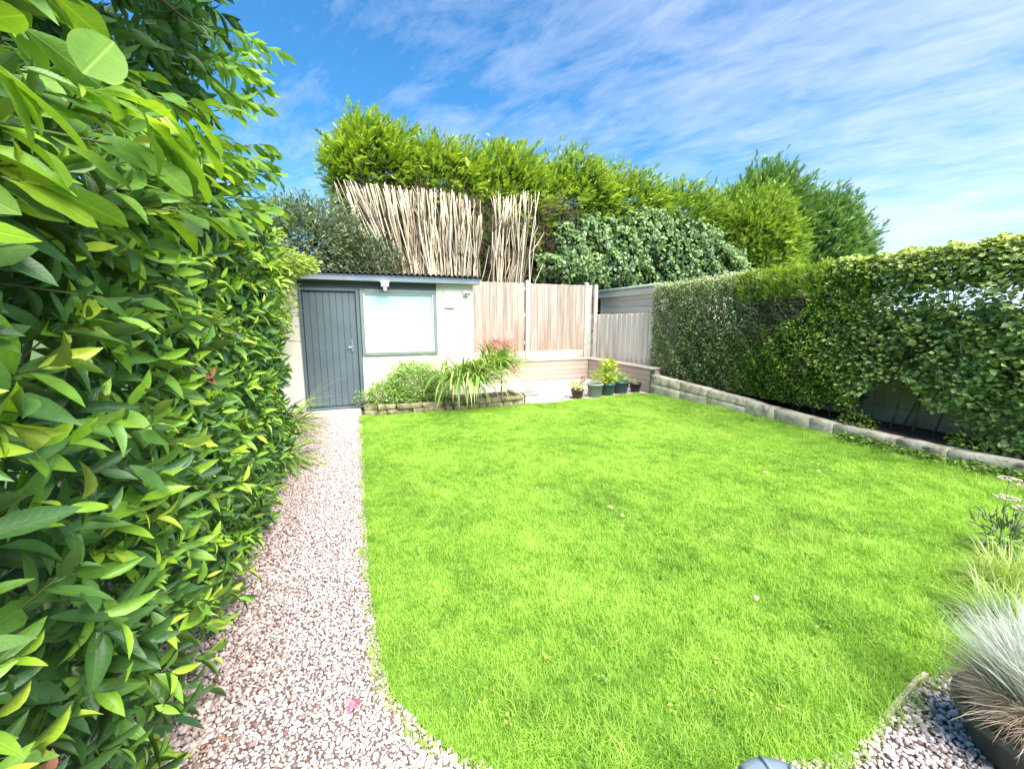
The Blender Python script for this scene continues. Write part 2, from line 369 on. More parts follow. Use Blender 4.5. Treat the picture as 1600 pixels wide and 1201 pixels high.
MAT['pot_teal'] = plain('teal glazed pot', G_(.035, .10, .10), 0.35, G_(.06, .14, .14), 6)
MAT['pot_navy'] = plain('blue green glazed pot', G_(.03, .085, .10), 0.35, G_(.05, .12, .14), 6)
MAT['pot_rust'] = plain('brown black pot', G_(.05, .03, .02), 0.7, G_(.15, .09, .06), 10)
MAT['stonepot'] = plain('pale stone planter', G_(.48, .46, .38), 0.9, G_(.64, .62, .54), 8, bmp=.4)
MAT['bluegrey'] = plain('blue grey plastic', G_(.19, .24, .30), 0.35, G_(.22, .27, .33), 4)
MAT['petal'] = plain('magenta petal', G_(.40, .06, .14), 0.6, G_(.55, .22, .28), 60)
MAT['cream_petal'] = plain('cream flower', G_(.46, .42, .28), 0.6)

# ------------------------------------------------------------------ mesh helpers
def mesh_np(name, V, loops, starts, totals, mat=None, shade=None, uv=None, smooth=True):
    me = bpy.data.meshes.new(name)
    V = np.ascontiguousarray(V, dtype=np.float32)
    me.vertices.add(len(V)); me.vertices.foreach_set('co', V.ravel())
    me.loops.add(len(loops)); me.loops.foreach_set('vertex_index', np.asarray(loops, dtype=np.int32))
    me.polygons.add(len(starts))
    me.polygons.foreach_set('loop_start', np.asarray(starts, dtype=np.int32))
    me.polygons.foreach_set('loop_total', np.asarray(totals, dtype=np.int32))
    me.polygons.foreach_set('use_smooth', np.full(len(starts), smooth, dtype=bool))
    if shade is not None:
        a = me.attributes.new('shade', 'FLOAT', 'POINT'); a.data.foreach_set('value', np.asarray(shade, dtype=np.float32))
    if uv is not None:
        u = me.uv_layers.new(name='leaf'); u.data.foreach_set('uv', np.asarray(uv[loops], dtype=np.float32).ravel())
    me.update(calc_edges=True)
    if mat is not None: me.materials.append(mat)
    return me
def link(name, me, parent=None, loc=None):
    o = bpy.data.objects.new(name, me); COL.objects.link(o)
    if parent is not None: o.parent = parent
    if loc is not None: o.location = loc
    return o
def thing(name, label, cat, loc=(0, 0, 0), rz=0, group=None):
    o = bpy.data.objects.new(name, None); COL.objects.link(o)
    o.empty_display_size = .1
    o.location = loc; o.rotation_euler = (0, 0, rz)
    tag(o, label, cat, group)
    return o
def tag(o, label, cat, group=None):
    o['label'] = label; o['category'] = cat
    if group: o['group'] = group
    return o

class MB:
    """collects boxes / tubes / lathes in one bmesh"""
    def __init__(s): s.bm = bmesh.new()
    def box(s, x0, x1, y0, y1, z0, z1, bev=0.0, rot=None):
        vs = [s.bm.verts.new(p) for p in ((x0,y0,z0),(x1,y0,z0),(x1,y1,z0),(x0,y1,z0),(x0,y0,z1),(x1,y0,z1),(x1,y1,z1),(x0,y1,z1))]
        fs = [s.bm.faces.new([vs[i] for i in f]) for f in ((0,3,2,1),(4,5,6,7),(0,1,5,4),(1,2,6,5),(2,3,7,6),(3,0,4,7))]
        if bev:
            es = list({e for f in fs for e in f.edges})
            bmesh.ops.bevel(s.bm, geom=es, offset=bev, segments=1, affect='EDGES')
        return s
    def tube(s, pts, rads, n=6, cap=True):
        pts = [Vector(p) for p in pts]
        if isinstance(rads, (int, float)): rads = [rads] * len(pts)
        rings = []
        a = None
        for i, p in enumerate(pts):
            d = (pts[min(i+1, len(pts)-1)] - pts[max(i-1, 0)]).normalized()
            if a is None: a = d.orthogonal().normalized()
            a = (a - d * a.dot(d))
            a = a.normalized() if a.length > 1e-6 else d.orthogonal().normalized()
            bb = d.cross(a)
            rings.append([s.bm.verts.new(p + (a * math.cos(2*PI*k/n) + bb * math.sin(2*PI*k/n)) * rads[i]) for k in range(n)])
        for i in range(len(rings) - 1):
            for k in range(n):
                f = s.bm.faces.new((rings[i][k], rings[i][(k+1) % n], rings[i+1][(k+1) % n], rings[i+1][k])); f.smooth = True
        if cap:
            s.bm.faces.new(rings[0][::-1]); s.bm.faces.new(rings[-1])
        return s
    def lathe(s, prof, n=32, c=(0, 0, 0), close=False):
        rings = [[s.bm.verts.new((c[0] + r * math.cos(2*PI*k/n), c[1] + r * math.sin(2*PI*k/n), c[2] + z)) for k in range(n)] for r, z in prof]
        for i in range(len(rings) - 1):
            for k in range(n):
                f = s.bm.faces.new((rings[i][k], rings[i][(k+1) % n], rings[i+1][(k+1) % n], rings[i+1][k])); f.smooth = True
        s.bm.faces.new(rings[0][::-1]); s.bm.faces.new(rings[-1])
        return s
    def poly(s, pts, z0, z1=None):
        """prism or sheet of a polygon (list of xy)"""
        top = [s.bm.verts.new((x, y, z0 if z1 is None else z1)) for x, y in pts]
        s.bm.faces.new(top)
        if z1 is not None:
            bot = [s.bm.verts.new((x, y, z0)) for x, y in pts]
            s.bm.faces.new(bot[::-1])
            for i in range(len(pts)):
                j = (i + 1) % len(pts)
                s.bm.faces.new((bot[i], bot[j], top[j], top[i]))
        return s
    def mesh(s, name, mat):
        me = bpy.data.meshes.new(name)
        bmesh.ops.recalc_face_normals(s.bm, faces=s.bm.faces)
        s.bm.to_mesh(me); s.bm.free()
        me.materials.append(mat)
        return me
    def obj(s, name, mat, parent=None, loc=None):
        return link(name, s.mesh(name, mat), parent, loc)

def roughen(me, amp, sc_=14.0, cuts=2):
    bm = bmesh.new(); bm.from_mesh(me)
    bmesh.ops.subdivide_edges(bm, edges=bm.edges[:], cuts=cuts, use_grid_fill=True)
    for v in bm.verts:
        p = v.co
        n_ = math.sin(p.x*sc_*1.7+p.z*sc_*2.3)*math.cos(p.y*sc_*1.9+p.z*sc_) + .6*math.sin(p.y*sc_*4.1+p.x*7)*math.cos(p.z*sc_*5.3+p.y*9)
        v.co += v.normal * n_ * amp
    for f in bm.faces: f.smooth = True
    bm.to_mesh(me); bm.free()
    return me
# ---- leaves in numpy
def leaf_tpl(kind='lance', bend=0.15, fold=0.12, nseg=5):
    """verts (x along 0..1, y across -.5...5, z), quads as loops"""
    xs = np.linspace(0, 1, nseg + 1)
    if kind == 'lance':   w = np.sin(PI * xs ** 0.85) ** 0.9
    elif kind == 'obov':  w = np.sin(PI * xs ** 1.45) ** 0.8
    elif kind == 'round': w = np.sin(PI * xs ** 0.9) ** 0.6
    elif kind == 'strap': w = np.minimum(1, (1 - xs) * 2.2) * np.minimum(1, .5 + xs * 3)
    w[0] = max(w[0], 0.06) if kind != 'strap' else w[0]
    w[-1] = 0.0
    V, UV = [], []
    for x, ww in zip(xs, w):
        zc = -bend * x * x
        wob = (.035 * math.sin(x * 11 + bend * 40), .035 * math.cos(x * 9 + bend * 30)) if kind == 'obov' else (0, 0)
        V += [(x, -0.5 * ww, zc + fold * ww + wob[0]*ww), (x, 0, zc), (x, 0.5 * ww, zc + fold * ww + wob[1]*ww)]
        UV += [(x, -ww), (x, 0), (x, ww)]
    F = []
    for i in range(nseg):
        a = 3 * i
        if i < nseg - 1:
            F += [(a, a+3, a+4, a+1), (a+1, a+4, a+5, a+2)]
        else:
            F += [(a, a+4, a+1), (a+1, a+4, a+2)]
    return np.array(V), np.array(UV), F
def simple_tpl(fold=0.15, bend=.1):
    """4-triangle small leaf"""
    V = np.array([(0, 0, 0), (.45, -.5, fold), (.5, 0, 0), (.45, .5, fold), (1, 0, -bend)])
    UV = np.array([(0, 0), (.45, -1), (.5, 0), (.45, 1), (1, 0)])
    return V, UV, [(0, 1, 2), (0, 2, 3), (1, 4, 2), (2, 4, 3)]
def frond_tpl(n=7, seed=0):
    """flat feathery cypress spray: side shoots as slim triangles on a thin axis"""
    r = np.random.RandomState(seed)
    V, F = [], []
    def tri(p, d, L, w):
        p = np.array(p); d = np.array(d) / np.linalg.norm(d)
        side = np.array((-d[1], d[0], r.uniform(-.4, .4))) * w
        k = len(V)
        V.extend([p - side * .6, p + side * .6 , p + d * L * .55 + side, p + d * L, p + d * L * .55 - side]); F.append((k, k+1, k+2, k+3, k+4))
    for i in range(n):
        x = .08 + .8 * i / n
        for s in (-1, 1):
            a = R(r.uniform(25, 50)) * s
            L = (.42 * (1 - .55 * x)) * r.uniform(.7, 1.2)
            tri((x, 0, r.uniform(-.02, .02)), (math.cos(a), math.sin(a), r.uniform(-.2, .35)), L, .045)
    tri((0, 0, 0), (1, 0, 0), 1.0, .04)
    V = np.array(V); UV = np.stack([V[:, 0], V[:, 1]], 1)
    return V, UV, F
def norm(a): return a / np.maximum(np.linalg.norm(a, axis=-1, keepdims=True), 1e-9)
class Leaves:
    def __init__(s): s.O, s.D, s.U, s.L, s.W, s.S, s.K = [], [], [], [], [], [], []
    def add(s, O, D, U, L, W, S, K=0):
        s.O.append(O); s.D.append(D); s.U.append(U); s.L.append(L); s.W.append(W); s.S.append(S); s.K.append(K)
    def arrays(s):
        O = np.array(s.O, float).reshape(-1, 3); D = norm(np.array(s.D, float).reshape(-1, 3)); U = np.array(s.U, float).reshape(-1, 3)
        B = norm(np.cross(U, D)); U = np.cross(D, B)
        return O, D, B, U, np.array(s.L, float), np.array(s.W, float), np.array(s.S, float), np.array(s.K, int)
    def extend(s, O, D, U, L, W, S, K):
        for a, bq in zip((s.O, s.D, s.U, s.L, s.W, s.S, s.K), (O, D, U, L, W, S, K)): a.extend(list(bq))
def build_leaves(arr, tpls, mat, name='leaves', keep=None):
    O, D, B, U, L, W, S, K = arr
    Vs, Sh, UVs, Lo, St, To = [], [], [], [], [], []
    vo = 0; lo = 0
    for ti, (TV, TUV, TF) in enumerate(tpls):
        m = (K % len(tpls) == ti)
        if keep is not None: m &= keep
        k = int(m.sum())
        if not k: continue
        o, d, b, u, l, w, s = O[m], D[m], B[m], U[m], L[m], W[m], S[m]
        V = o[:, None] + TV[None, :, 0, None] * (d * l[:, None])[:, None] + TV[None, :, 1, None] * (b * w[:, None])[:, None] + TV[None, :, 2, None] * (u * l[:, None])[:, None]
        nv = len(TV)
        Vs.append(V.reshape(-1, 3)); Sh.append(np.repeat(s, nv)); UVs.append(np.tile(TUV, (k, 1)))
        fl = np.array([i for f in TF for i in f]); ft = np.array([len(f) for f in TF])
        Lo.append((fl[None] + (vo + np.arange(k) * nv)[:, None]).ravel())
        To.append(np.tile(ft, k)); vo += k * nv
    To = np.concatenate(To); St = np.concatenate([[0], np.cumsum(To)[:-1]])
    return mesh_np(name, np.concatenate(Vs), np.concatenate(Lo), St, To, mat, np.concatenate(Sh), np.concatenate(UVs))
CW = np.array([0, 0, CAM_H])
cr = np.array([math.cos(YAW), -math.sin(YAW), 0]); fh = np.array([math.sin(YAW), math.cos(YAW), 0])
cfw = fh * math.cos(PITCH) - np.array([0, 0, math.sin(PITCH)]); cup = fh * math.sin(PITCH) + np.array([0, 0, math.cos(PITCH)])
def pick_largest(arr, tpls, mat, n=300, minz=.15):
    """which leaves show largest and unhidden from the photograph's standpoint"""
    O, D, B, U, L, W, S, K = arr
    mid = O + D * (L * .5)[:, None]
    v = mid - CW; dep = v @ cfw
    inf = (dep > minz) & (np.abs(v @ cr) < dep * 1.27) & (np.abs(v @ cup) < dep * .95)
    sz = np.where(inf, L * np.sqrt(np.abs((norm(v) * U).sum(1)) + .1) / np.maximum(np.linalg.norm(v, axis=1), .05), 0)
    order = np.argsort(-sz)[:n * 9]
    me = build_leaves(arr, tpls, mat)
    bvh = BVHTree.FromPolygons([vv.co[:] for vv in me.vertices], [p.vertices[:] for p in me.polygons])
    bpy.data.meshes.remove(me)
    out = []
    for i in order:
        if sz[i] <= 0: break
        for off in (0.0, .22):
            p = mid[i] + D[i] * (L[i] * off)
            dd = p - CW; dist = np.linalg.norm(dd)
            h = bvh.ray_cast(Vector(CW), Vector(dd / dist), dist + .02)
            if h[0] is None or h[3] > dist - .02:
                out.append(i); break
        if len(out) >= n: break
    return np.array(out, int)
def foliage(parent, lv, tpls, mat, single=0, leaf='leaf', mass='foliage'):
    """leaves as geometry of one plant: the ones that show largest as objects, the rest as one mass"""
    arr = lv.arrays()
    keep = np.ones(len(arr[0]), bool)
    if single:
        idx = pick_largest(arr, tpls, mat, single)
        keep[idx] = False
        meshes = []
        for TV, TUV, TF in tpls:
            fl = [i for f in TF for i in f]; ft = [len(f) for f in TF]
            meshes.append(mesh_np(leaf, TV, fl, np.concatenate([[0], np.cumsum(ft)[:-1]]), ft, mat, np.zeros(len(TV)), TUV))
        O, D, B, U, L, W, S, K = arr
        for i in idx:
            o = bpy.data.objects.new(leaf, meshes[K[i] % len(tpls)]); COL.objects.link(o)
            o.parent = parent
            mm = Matrix(((D[i][0]*L[i], B[i][0]*W[i], U[i][0]*L[i], O[i][0]), (D[i][1]*L[i], B[i][1]*W[i], U[i][1]*L[i], O[i][1]), (D[i][2]*L[i], B[i][2]*W[i], U[i][2]*L[i], O[i][2]), (0, 0, 0, 1)))
            o.matrix_basis = parent.matrix_basis.inverted() @ mm
            o.color = (1 - S[i], 1, 1, 1)
    me = build_leaves(arr, tpls, mat, mass, keep)
    if parent.location.length > 0: me.transform(parent.matrix_basis.inverted())
    o = link(mass, me, parent)
    o['kind'] = 'stuff'
    return o
def snoise(x, y, s=1.0, seed=0.0):
    return (np.sin(x*2.1*s + seed) * np.cos(y*1.7*s - seed*1.3) + .6*np.sin(x*4.7*s + y*3.9*s + seed*2.1) + .4*np.cos(x*8.3*s - y*7.1*s + seed)) / 2.0
def rvec(sd=1.0): return rs.normal(0, sd, 3)
def V3(*a): return np.array(a, float)

# ------------------------------------------------------------------ the ground
def sheet(name, pts, z, mat, kind='structure'):
    o = MB().poly(pts, z).obj(name, mat); o['kind'] = kind; return o
sheet('ground', [(-400, -400), (400, -400), (400, 400), (-400, 400)], -0.03, MAT['meadow'])
LAWN = [(0.03, 6.70), (0.015, 5.0), (0.0, 3.3), (0.0, 2.3), (0.02, 1.85), (0.06, 1.52), (0.21, 1.25), (0.42, 1.05), (0.85, 0.86), (1.28, 0.79), (1.5, 0.72), (1.75, 0.74), (2.12, 0.80), (2.30, 0.80), (2.5, .72), (3.0, .35), (3.6, .2), (5.8, .2), (5.80, 1.7), (5.77, 2.4), (5.78, 3.1), (5.80, 4.0), (5.76, 5.3), (5.70, 6.2), (5.62, 6.78), (5.2, 6.90), (4.6, 6.78), (4.0, 6.72), (3.3, 6.62), (2.9, 6.62), (2.0, 6.62), (1.3, 6.60)]
PATH = [(-0.95, 7.3), (-1.1, 5), (-1.15, 2), (-1.2, -1.0), (3.2, -1.0), (3.3, .2), (3.0, .36), (2.5, .73), (2.30, 0.81), (2.12, 0.81), (1.75, 0.75), (1.5, 0.73), (1.28, .80), (.85, .87), (.42, 1.06), (.21, 1.26), (.06, 1.53), (.02, 1.86), (0, 2.3), (0, 3.3), (0.015, 5.0), (.03, 6.71), (0.03, 7.3)]
PATIO = [(2.0, 6.63), (2.9, 6.63), (3.3, 6.63), (4.0, 6.73), (4.6, 6.79), (5.2, 6.91), (5.7, 6.88), (5.72, 9.4), (2.0, 9.4)]
sheet('gravel_path', PATH, -0.012, MAT['gravelbed'])
sheet('gravel_patio', PATIO, -0.012, MAT['gravelbed'])
sheet('lawn_soil', LAWN, 0.002, MAT['turf'])
sheet('border_soil', [(5.83, 0.2), (7.0, .2), (7.0, 7.0), (5.83, 7.0)], 0.14, MAT['soil'])
sheet('hedge_soil', [(-3, -.5), (-1.16, -.5), (-1.1, 2), (-1.05, 5), (-.96, 7.29), (-3, 7.29)], -0.008, MAT['soil'])

def inpoly(P, poly):
    x, y = P[:, 0], P[:, 1]; ins = np.zeros(len(P), bool)
    n = len(poly)
    for i in range(n):
        x0, y0 = poly[i]; x1, y1 = poly[(i+1) % n]
        c = ((y0 > y) != (y1 > y)) & (x < (x1 - x0) * (y - y0) / (y1 - y0 + 1e-12) + x0)
        ins ^= c
    return ins
def jgrid(x0, x1, y0, y1, s, j=.45):
    gx, gy = np.meshgrid(np.arange(x0, x1, s), np.arange(y0, y1, s))
    P = np.stack([gx.ravel(), gy.ravel()], 1)
    return P + rs.uniform(-j, j, P.shape) * s
def scatter(name, P, rot, scl, idx, coll, kind='stuff', parent=None):
    me = bpy.data.meshes.new(name)
    me.vertices.add(len(P)); me.vertices.foreach_set('co', P.astype(np.float32).ravel())
    a = me.attributes.new('rot', 'FLOAT_VECTOR', 'POINT'); a.data.foreach_set('vector', rot.astype(np.float32).ravel())
    a = me.attributes.new('scl', 'FLOAT_VECTOR', 'POINT'); a.data.foreach_set('vector', scl.astype(np.float32).ravel())
    a = me.attributes.new('idx', 'INT', 'POINT'); a.data.foreach_set('value', idx.astype(np.int32))
    o = link(name, me, parent); o['kind'] = kind
    g = bpy.data.node_groups.new(name + '_scatter', 'GeometryNodeTree')
    g.interface.new_socket('Geometry', in_out='INPUT', socket_type='NodeSocketGeometry')
    g.interface.new_socket('Geometry', in_out='OUTPUT', socket_type='NodeSocketGeometry')
    gi = g.nodes.new('NodeGroupInput'); go = g.nodes.new('NodeGroupOutput')
    ip = g.nodes.new('GeometryNodeInstanceOnPoints'); ci = g.nodes.new('GeometryNodeCollectionInfo')
    ci.inputs['Collection'].default_value = coll
    ci.inputs['Separate Children'].default_value = True
    ci.inputs['Reset Children'].default_value = True
    def na(nm, ty):
        n = g.nodes.new('GeometryNodeInputNamedAttribute'); n.data_type = ty; n.inputs['Name'].default_value = nm
        return [q for q in n.outputs if q.enabled and q.name == 'Attribute'][0]
    er = g.nodes.new('FunctionNodeEulerToRotation')
    g.links.new(na('rot', 'FLOAT_VECTOR'), er.inputs[0])
    g.links.new(gi.outputs[0], ip.inputs['Points']); g.links.new(ci.outputs[0], ip.inputs['Instance'])
    ip.inputs['Pick Instance'].default_value = True
    g.links.new(na('idx', 'INT'), ip.inputs['Instance Index'])
    g.links.new(er.outputs[0], ip.inputs['Rotation']); g.links.new(na('scl', 'FLOAT_VECTOR'), ip.inputs['Scale'])
    g.links.new(ip.outputs[0], go.inputs[0])
    md = o.modifiers.new('scatter', 'NODES'); md.node_group = g
    return o
def hidden_collection(name, meshes):
    c = bpy.data.collections.new(name)
    for i, me in enumerate(meshes):
        o = bpy.data.objects.new('%s_%02d' % (name, i), me); c.objects.link(o)
    return c

# grass: short patches of blades
def grass_patch(seed, size, n, l0, l1, lean, w=.0028, flat=0.0):
    r = np.random.RandomState(seed)
    V, F, S = [], [], []
    for i in range(n):
        x, y = r.uniform(-size/2, size/2, 2)
        L = r.uniform(l0, l1) * (1 if r.rand() > .1 else 1.35)
        a = r.uniform(0, 2*PI); la = r.uniform(.15, 1.0) * lean
        dx, dy = math.cos(a), math.sin(a)
        px, py = -dy, dx
        tw = r.uniform(-.6, .6); wx, wy = px*math.cos(tw)+dx*math.sin(tw), py*math.cos(tw)+dy*math.sin(tw)
        k = len(V); ww = w * r.uniform(.6, 1.15)
        s = r.rand()
        for j, fz in enumerate((0, .5, .85, 1)):
            out = la * L * fz ** 1.8; z = L * fz * (1 - .35 * la * fz)
            hw = ww * (1, .95, .6, 0)[j] * .5
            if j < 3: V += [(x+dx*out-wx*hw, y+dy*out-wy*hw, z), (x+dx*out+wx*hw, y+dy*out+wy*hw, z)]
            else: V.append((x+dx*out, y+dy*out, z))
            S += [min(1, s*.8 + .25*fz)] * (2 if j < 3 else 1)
        F += [(k, k+1, k+3, k+2), (k+2, k+3, k+5, k+4), (k+4, k+5, k+6)]
    fl = [i for f in F for i in f]; ft = [len(f) for f in F]
    return mesh_np('grass_patch', np.array(V), fl, np.concatenate([[0], np.cumsum(ft)[:-1]]), ft, MAT['grass'], S)
gp = [grass_patch(i, .13, 170, .018, .036, 1.0, .0024) for i in range(5)] + [grass_patch(20+i, .13, 130, .032, .062, 1.3, .0024) for i in range(4)] + [grass_patch(40+i, .12, 80, .055, .10, 1.4, .0026) for i in range(3)]
gc = hidden_collection('grass_source', gp)
P = jgrid(-.02, 5.85, .2, 6.95, .058)
P = P[inpoly(P, LAWN)]
# keep the mown edge a little ragged
nz = snoise(P[:, 0], P[:, 1], 1.6, 1.0) + .35 * snoise(P[:, 0], P[:, 1], 6, 4.0) + rs.normal(0, .22, len(P))
longer = nz + np.clip((2.6 - P[:, 1]) * .35, 0, .6) * (P[:, 0] > .5) + np.clip((P[:, 0] - 5.2) * 1.4, 0, 1.0)
smooth_edge = (P[:, 0] < .38) & (P[:, 1] < 6.3)
idx = np.where(longer > .75, rs.randint(5, 9, len(P)), rs.randint(0, 5, len(P)))
idx = np.where((longer > 1.2) & (rs.rand(len(P)) < .5), rs.randint(9, 12, len(P)), idx)
idx = np.where(smooth_edge, rs.randint(0, 5, len(P)), idx)
rot = np.stack([rs.normal(0, .12, len(P)), rs.normal(0, .12, len(P)), rs.uniform(0, 6.28, len(P))], 1)
sz = rs.uniform(.8, 1.15, len(P)); zs = sz * (1 + .25 * snoise(P[:, 0], P[:, 1], 3, 2.0))
zs = np.where(smooth_edge, zs * .8, zs)
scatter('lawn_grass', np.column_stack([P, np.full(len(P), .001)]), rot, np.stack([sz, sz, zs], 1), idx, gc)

# pebbles
def pebble(seed):
    r = np.random.RandomState(seed)
    bm = bmesh.new(); bmesh.ops.create_icosphere(bm, subdivisions=1 if seed % 2 else 2, radius=.5)
    s = (r.uniform(.85, 1.2), r.uniform(.65, .95), r.uniform(.45, .7))
    ax = [norm(r.normal(0, 1, 3)) for _ in range(5)]; of = [r.uniform(.3, .42) for _ in range(5)]
    for v in bm.verts:
        p = np.array(v.co)
        for a, o in zip(ax, of):
            dd = p @ a
            if dd > o: p = p - a * (dd - o)
        v.co = Vector(p * s)
    me = bpy.data.meshes.new('pebble')
    for f in bm.faces: f.smooth = seed % 3 != 0
    bm.to_mesh(me); bm.free(); me.materials.append(MAT['pebble'])
    return me
pc = hidden_collection('pebble_source', [pebble(i) for i in range(8)])
def gravel(name, poly, bounds, s, size, z):
    P = jgrid(*bounds, s); P = P[inpoly(P, poly)]
    k = len(P); sz = size * rs.uniform(.65, 1.25, k) * np.where(rs.rand(k) < .06, 1.35, 1)
    return scatter(name, np.column_stack([P, z + rs.uniform(0, size*.35, k)]), np.stack([rs.normal(0, .5, k), rs.normal(0, .5, k), rs.uniform(0, 6.28, k)], 1), np.stack([sz]*3, 1), rs.randint(0, 8, k), pc)
gravel('gravel', PATH, (-1.05, .1, .9, 7.3), .0135, .016, -.010)
gravel('gravel', PATH, (-1.0, .12, .6, 7.2), .020, .0165, -.003)
gravel('gravel', PATH, (.1, 3.3, .3, 1.6), .0155, .021, -.009)
gravel('gravel', PATH, (.1, 3.3, .3, 1.6), .025, .021, -.001)
gravel('gravel', PATIO, (2.0, 5.75, 6.5, 9.4), .024, .027, -.010)
# larger stones at the hedge foot
k = 900
P = np.column_stack([-.62 + np.abs(rs.normal(0, .13, k)) - .1, rs.uniform(.9, 3.4, k)])
scatter('gravel', np.column_stack([P, rs.uniform(-.002, .008, k)]), rs.uniform(-.7, .7, (k, 3)) * [1, 1, 5], np.stack([rs.uniform(.02, .036, k)]*3, 1), rs.randint(0, 8, k), pc)

# litter on the gravel, broad-leaved weeds in the lawn
def scatter_leaves(name, P, z, l, w_, sh, mat, tpl, kind='stuff', tilt=.25):
    lv_ = Leaves(); n = len(P); a = rs.uniform(0, 6.28, n)
    lv_.extend(np.column_stack([P, z]), np.stack([np.cos(a), np.sin(a), rs.normal(.05, tilt, n)], 1), rs.normal(0, tilt, (n, 3))+[0, 0, 1], l, w_, sh, rs.randint(0, 97, n))
    o_ = link(name, build_leaves(lv_.arrays(), tpl, mat, name)); o_['kind'] = kind; return o_
T0 = [simple_tpl(.12, .1), simple_tpl(.05, .25)]
n = 420; y_ = rs.uniform(.9, 7.0, n); x_ = np.where(rs.rand(n) < .7, -.62 - .03*y_ + np.abs(rs.normal(0, .14, n)), rs.uniform(-.7, .0, n))
scatter_leaves('gravel_litter', np.stack([x_, y_], 1), rs.uniform(.003, .012, n), rs.uniform(.008, .03, n), rs.uniform(.004, .014, n), rs.uniform(0, .7, n), MAT['dead'], T0)
C0 = np.stack([rs.uniform(.3, 5.6, 150), rs.uniform(.75, 6.4, 150)], 1); C0 = np.vstack([C0, np.stack([rs.normal(1.45, .25, 16), rs.normal(1.02, .12, 16)], 1)])
C0 = C0[inpoly(C0, LAWN)]; P_ = np.repeat(C0, 9, 0) + rs.normal(0, .012, (len(C0)*9, 2)); n = len(P_)
scatter_leaves('lawn_weeds', P_, rs.uniform(.02, .04, n), rs.uniform(.014, .026, n), rs.uniform(.010, .018, n), rs.uniform(.3, .9, n), MAT['lonicera'], T0)
n = 260; P_ = np.stack([rs.uniform(.1, 5.6, n), rs.uniform(.9, 6.5, n)], 1)
scatter_leaves('lawn_litter', P_[inpoly(P_, LAWN)], rs.uniform(.02, .04, int(inpoly(P_, LAWN).sum())), *( [q_[:int(inpoly(P_, LAWN).sum())] for q_ in (rs.uniform(.008, .02, n), rs.uniform(.004, .009, n), rs.uniform(.4, 1, n))] ), MAT['dead'], T0)

# lawn edging board beside the bottom-right gravel
e = thing('lawn_edging', 'pale timber edging strip between lawn and gravel beside the green pot', 'edging', (1.5, .71, 0))
pts = [(1.80, .752), (2.12, .805), (2.2, .808)]
for (x0, y0), (x1, y1) in zip(pts, pts[1:]):
    dx, dy = x1-x0, y1-y0; L = math.hypot(dx, dy); nx, ny = -dy/L*.008, dx/L*.008
    MB().poly([(x0-1.5-nx, y0-.71-ny), (x1-1.5-nx, y1-.71-ny), (x1-1.5+nx, y1-.71+ny), (x0-1.5+nx, y0-.71+ny)], -.02, .018).obj('board', MAT['edging'], e)

# ------------------------------------------------------------------ the garden room (shed)
SY = 7.45
shed = thing('garden_shed', 'cream rendered garden shed with grey door, wide window and black corrugated roof', 'shed', (0.3, SY, 0))
def S(mb, name, mat, parent=None):      # build in world space, hang under the shed
    me = mb.mesh(name, mat); me.transform(Matrix.Translation(-Vector((0.3, SY, 0))))
    return link(name, me, parent or shed)
w = MB()
w.box(-1.9, -.82, SY, SY+.12, 0, 2.14); w.box(-.82, .095, SY, SY+.12, 2.06, 2.14); w.box(.095, 2.06, SY, SY+.12, 0, .90)
w.box(1.385, 2.06, SY, SY+.12, .90, 2.14); w.box(.095, 1.385, SY, SY+.12, 2.06, 2.14)
w.box(1.94, 2.06, SY+.12, 9.6, 0, 2.14); w.box(-1.9, -1.78, SY+.12, 9.6, 0, 2.14); w.box(-1.78, 1.94, 9.48, 9.6, 0, 2.14)
S(w, 'wall', MAT['render'])
S(MB().box(-.82, 1.385, SY-.012, SY-.001, 2.022, 2.135), 'header_board', MAT['darkpaint'])
fr = S(MB().box(-.82, -.775, SY-.03, SY+.09, .05, 2.02, .004).box(.035, .09, SY-.03, SY+.09, .05, 2.02, .004).box(-.775, .035, SY-.03, SY+.09, 1.975, 2.02, .004), 'door_frame', MAT['greypaint'])
door = S(MB().box(-.77, .03, SY+.03, SY+.06, .055, 1.97), 'door', MAT['darkpaint'])
nb = 8; x0, x1 = -.768, .028; bw = (x1-x0)/nb
for i in range(nb):
    S(MB().box(x0+i*bw+.0016, x0+(i+1)*bw-.0016, SY+.008, SY+.029, .06, 1.965, .004), 'plank', MAT['greypaint'], door)
hd = MB().tube([(-.055, SY+.006, 1.06), (-.055, SY-.012, 1.06)], .014, 10).tube([(-.055, SY-.012, 1.06), (-.075, SY-.045, 1.055), (-.15, SY-.05, 1.05)], [.010, .010, .008], 8)
hd.box(-.075, -.035, SY-.004, SY+.007, .97, 1.17, .003).tube([(-.055, SY-.004, 1.0), (-.055, SY-.016, 1.0)], .016, 10)
S(hd, 'handle', MAT['metal'], door)
S(MB().box(-.82, .09, SY-.06, SY+.1, .0, .048, .006), 'door_sill', MAT['greypaint'])
wf = S(MB().box(.10, .155, SY-.03, SY+.07, .90, 2.02, .004).box(1.33, 1.385, SY-.03, SY+.07, .90, 2.02, .004).box(.155, 1.33, SY-.03, SY+.07, 1.965, 2.02, .004).box(.155, 1.33, SY-.035, SY+.07, .90, .955, .004), 'window_frame', MAT['framegrey'])
S(MB().box(.157, .172, SY-.01, SY+.05, .957, 1.963).box(1.313, 1.328, SY-.01, SY+.05, .957, 1.963).box(.172, 1.313, SY-.01, SY+.05, 1.948, 1.963).box(.172, 1.313, SY-.01, SY+.05, .957, .972), 'inner_frame', MAT['white'], wf)
S(MB().box(.173, 1.312, SY+.012, SY+.016, .973, 1.947), 'pane', MAT['glass'], wf)
S(MB().box(.173, 1.312, SY+.035, SY+.038, .973, 1.947), 'blind', MAT['blind'], wf)
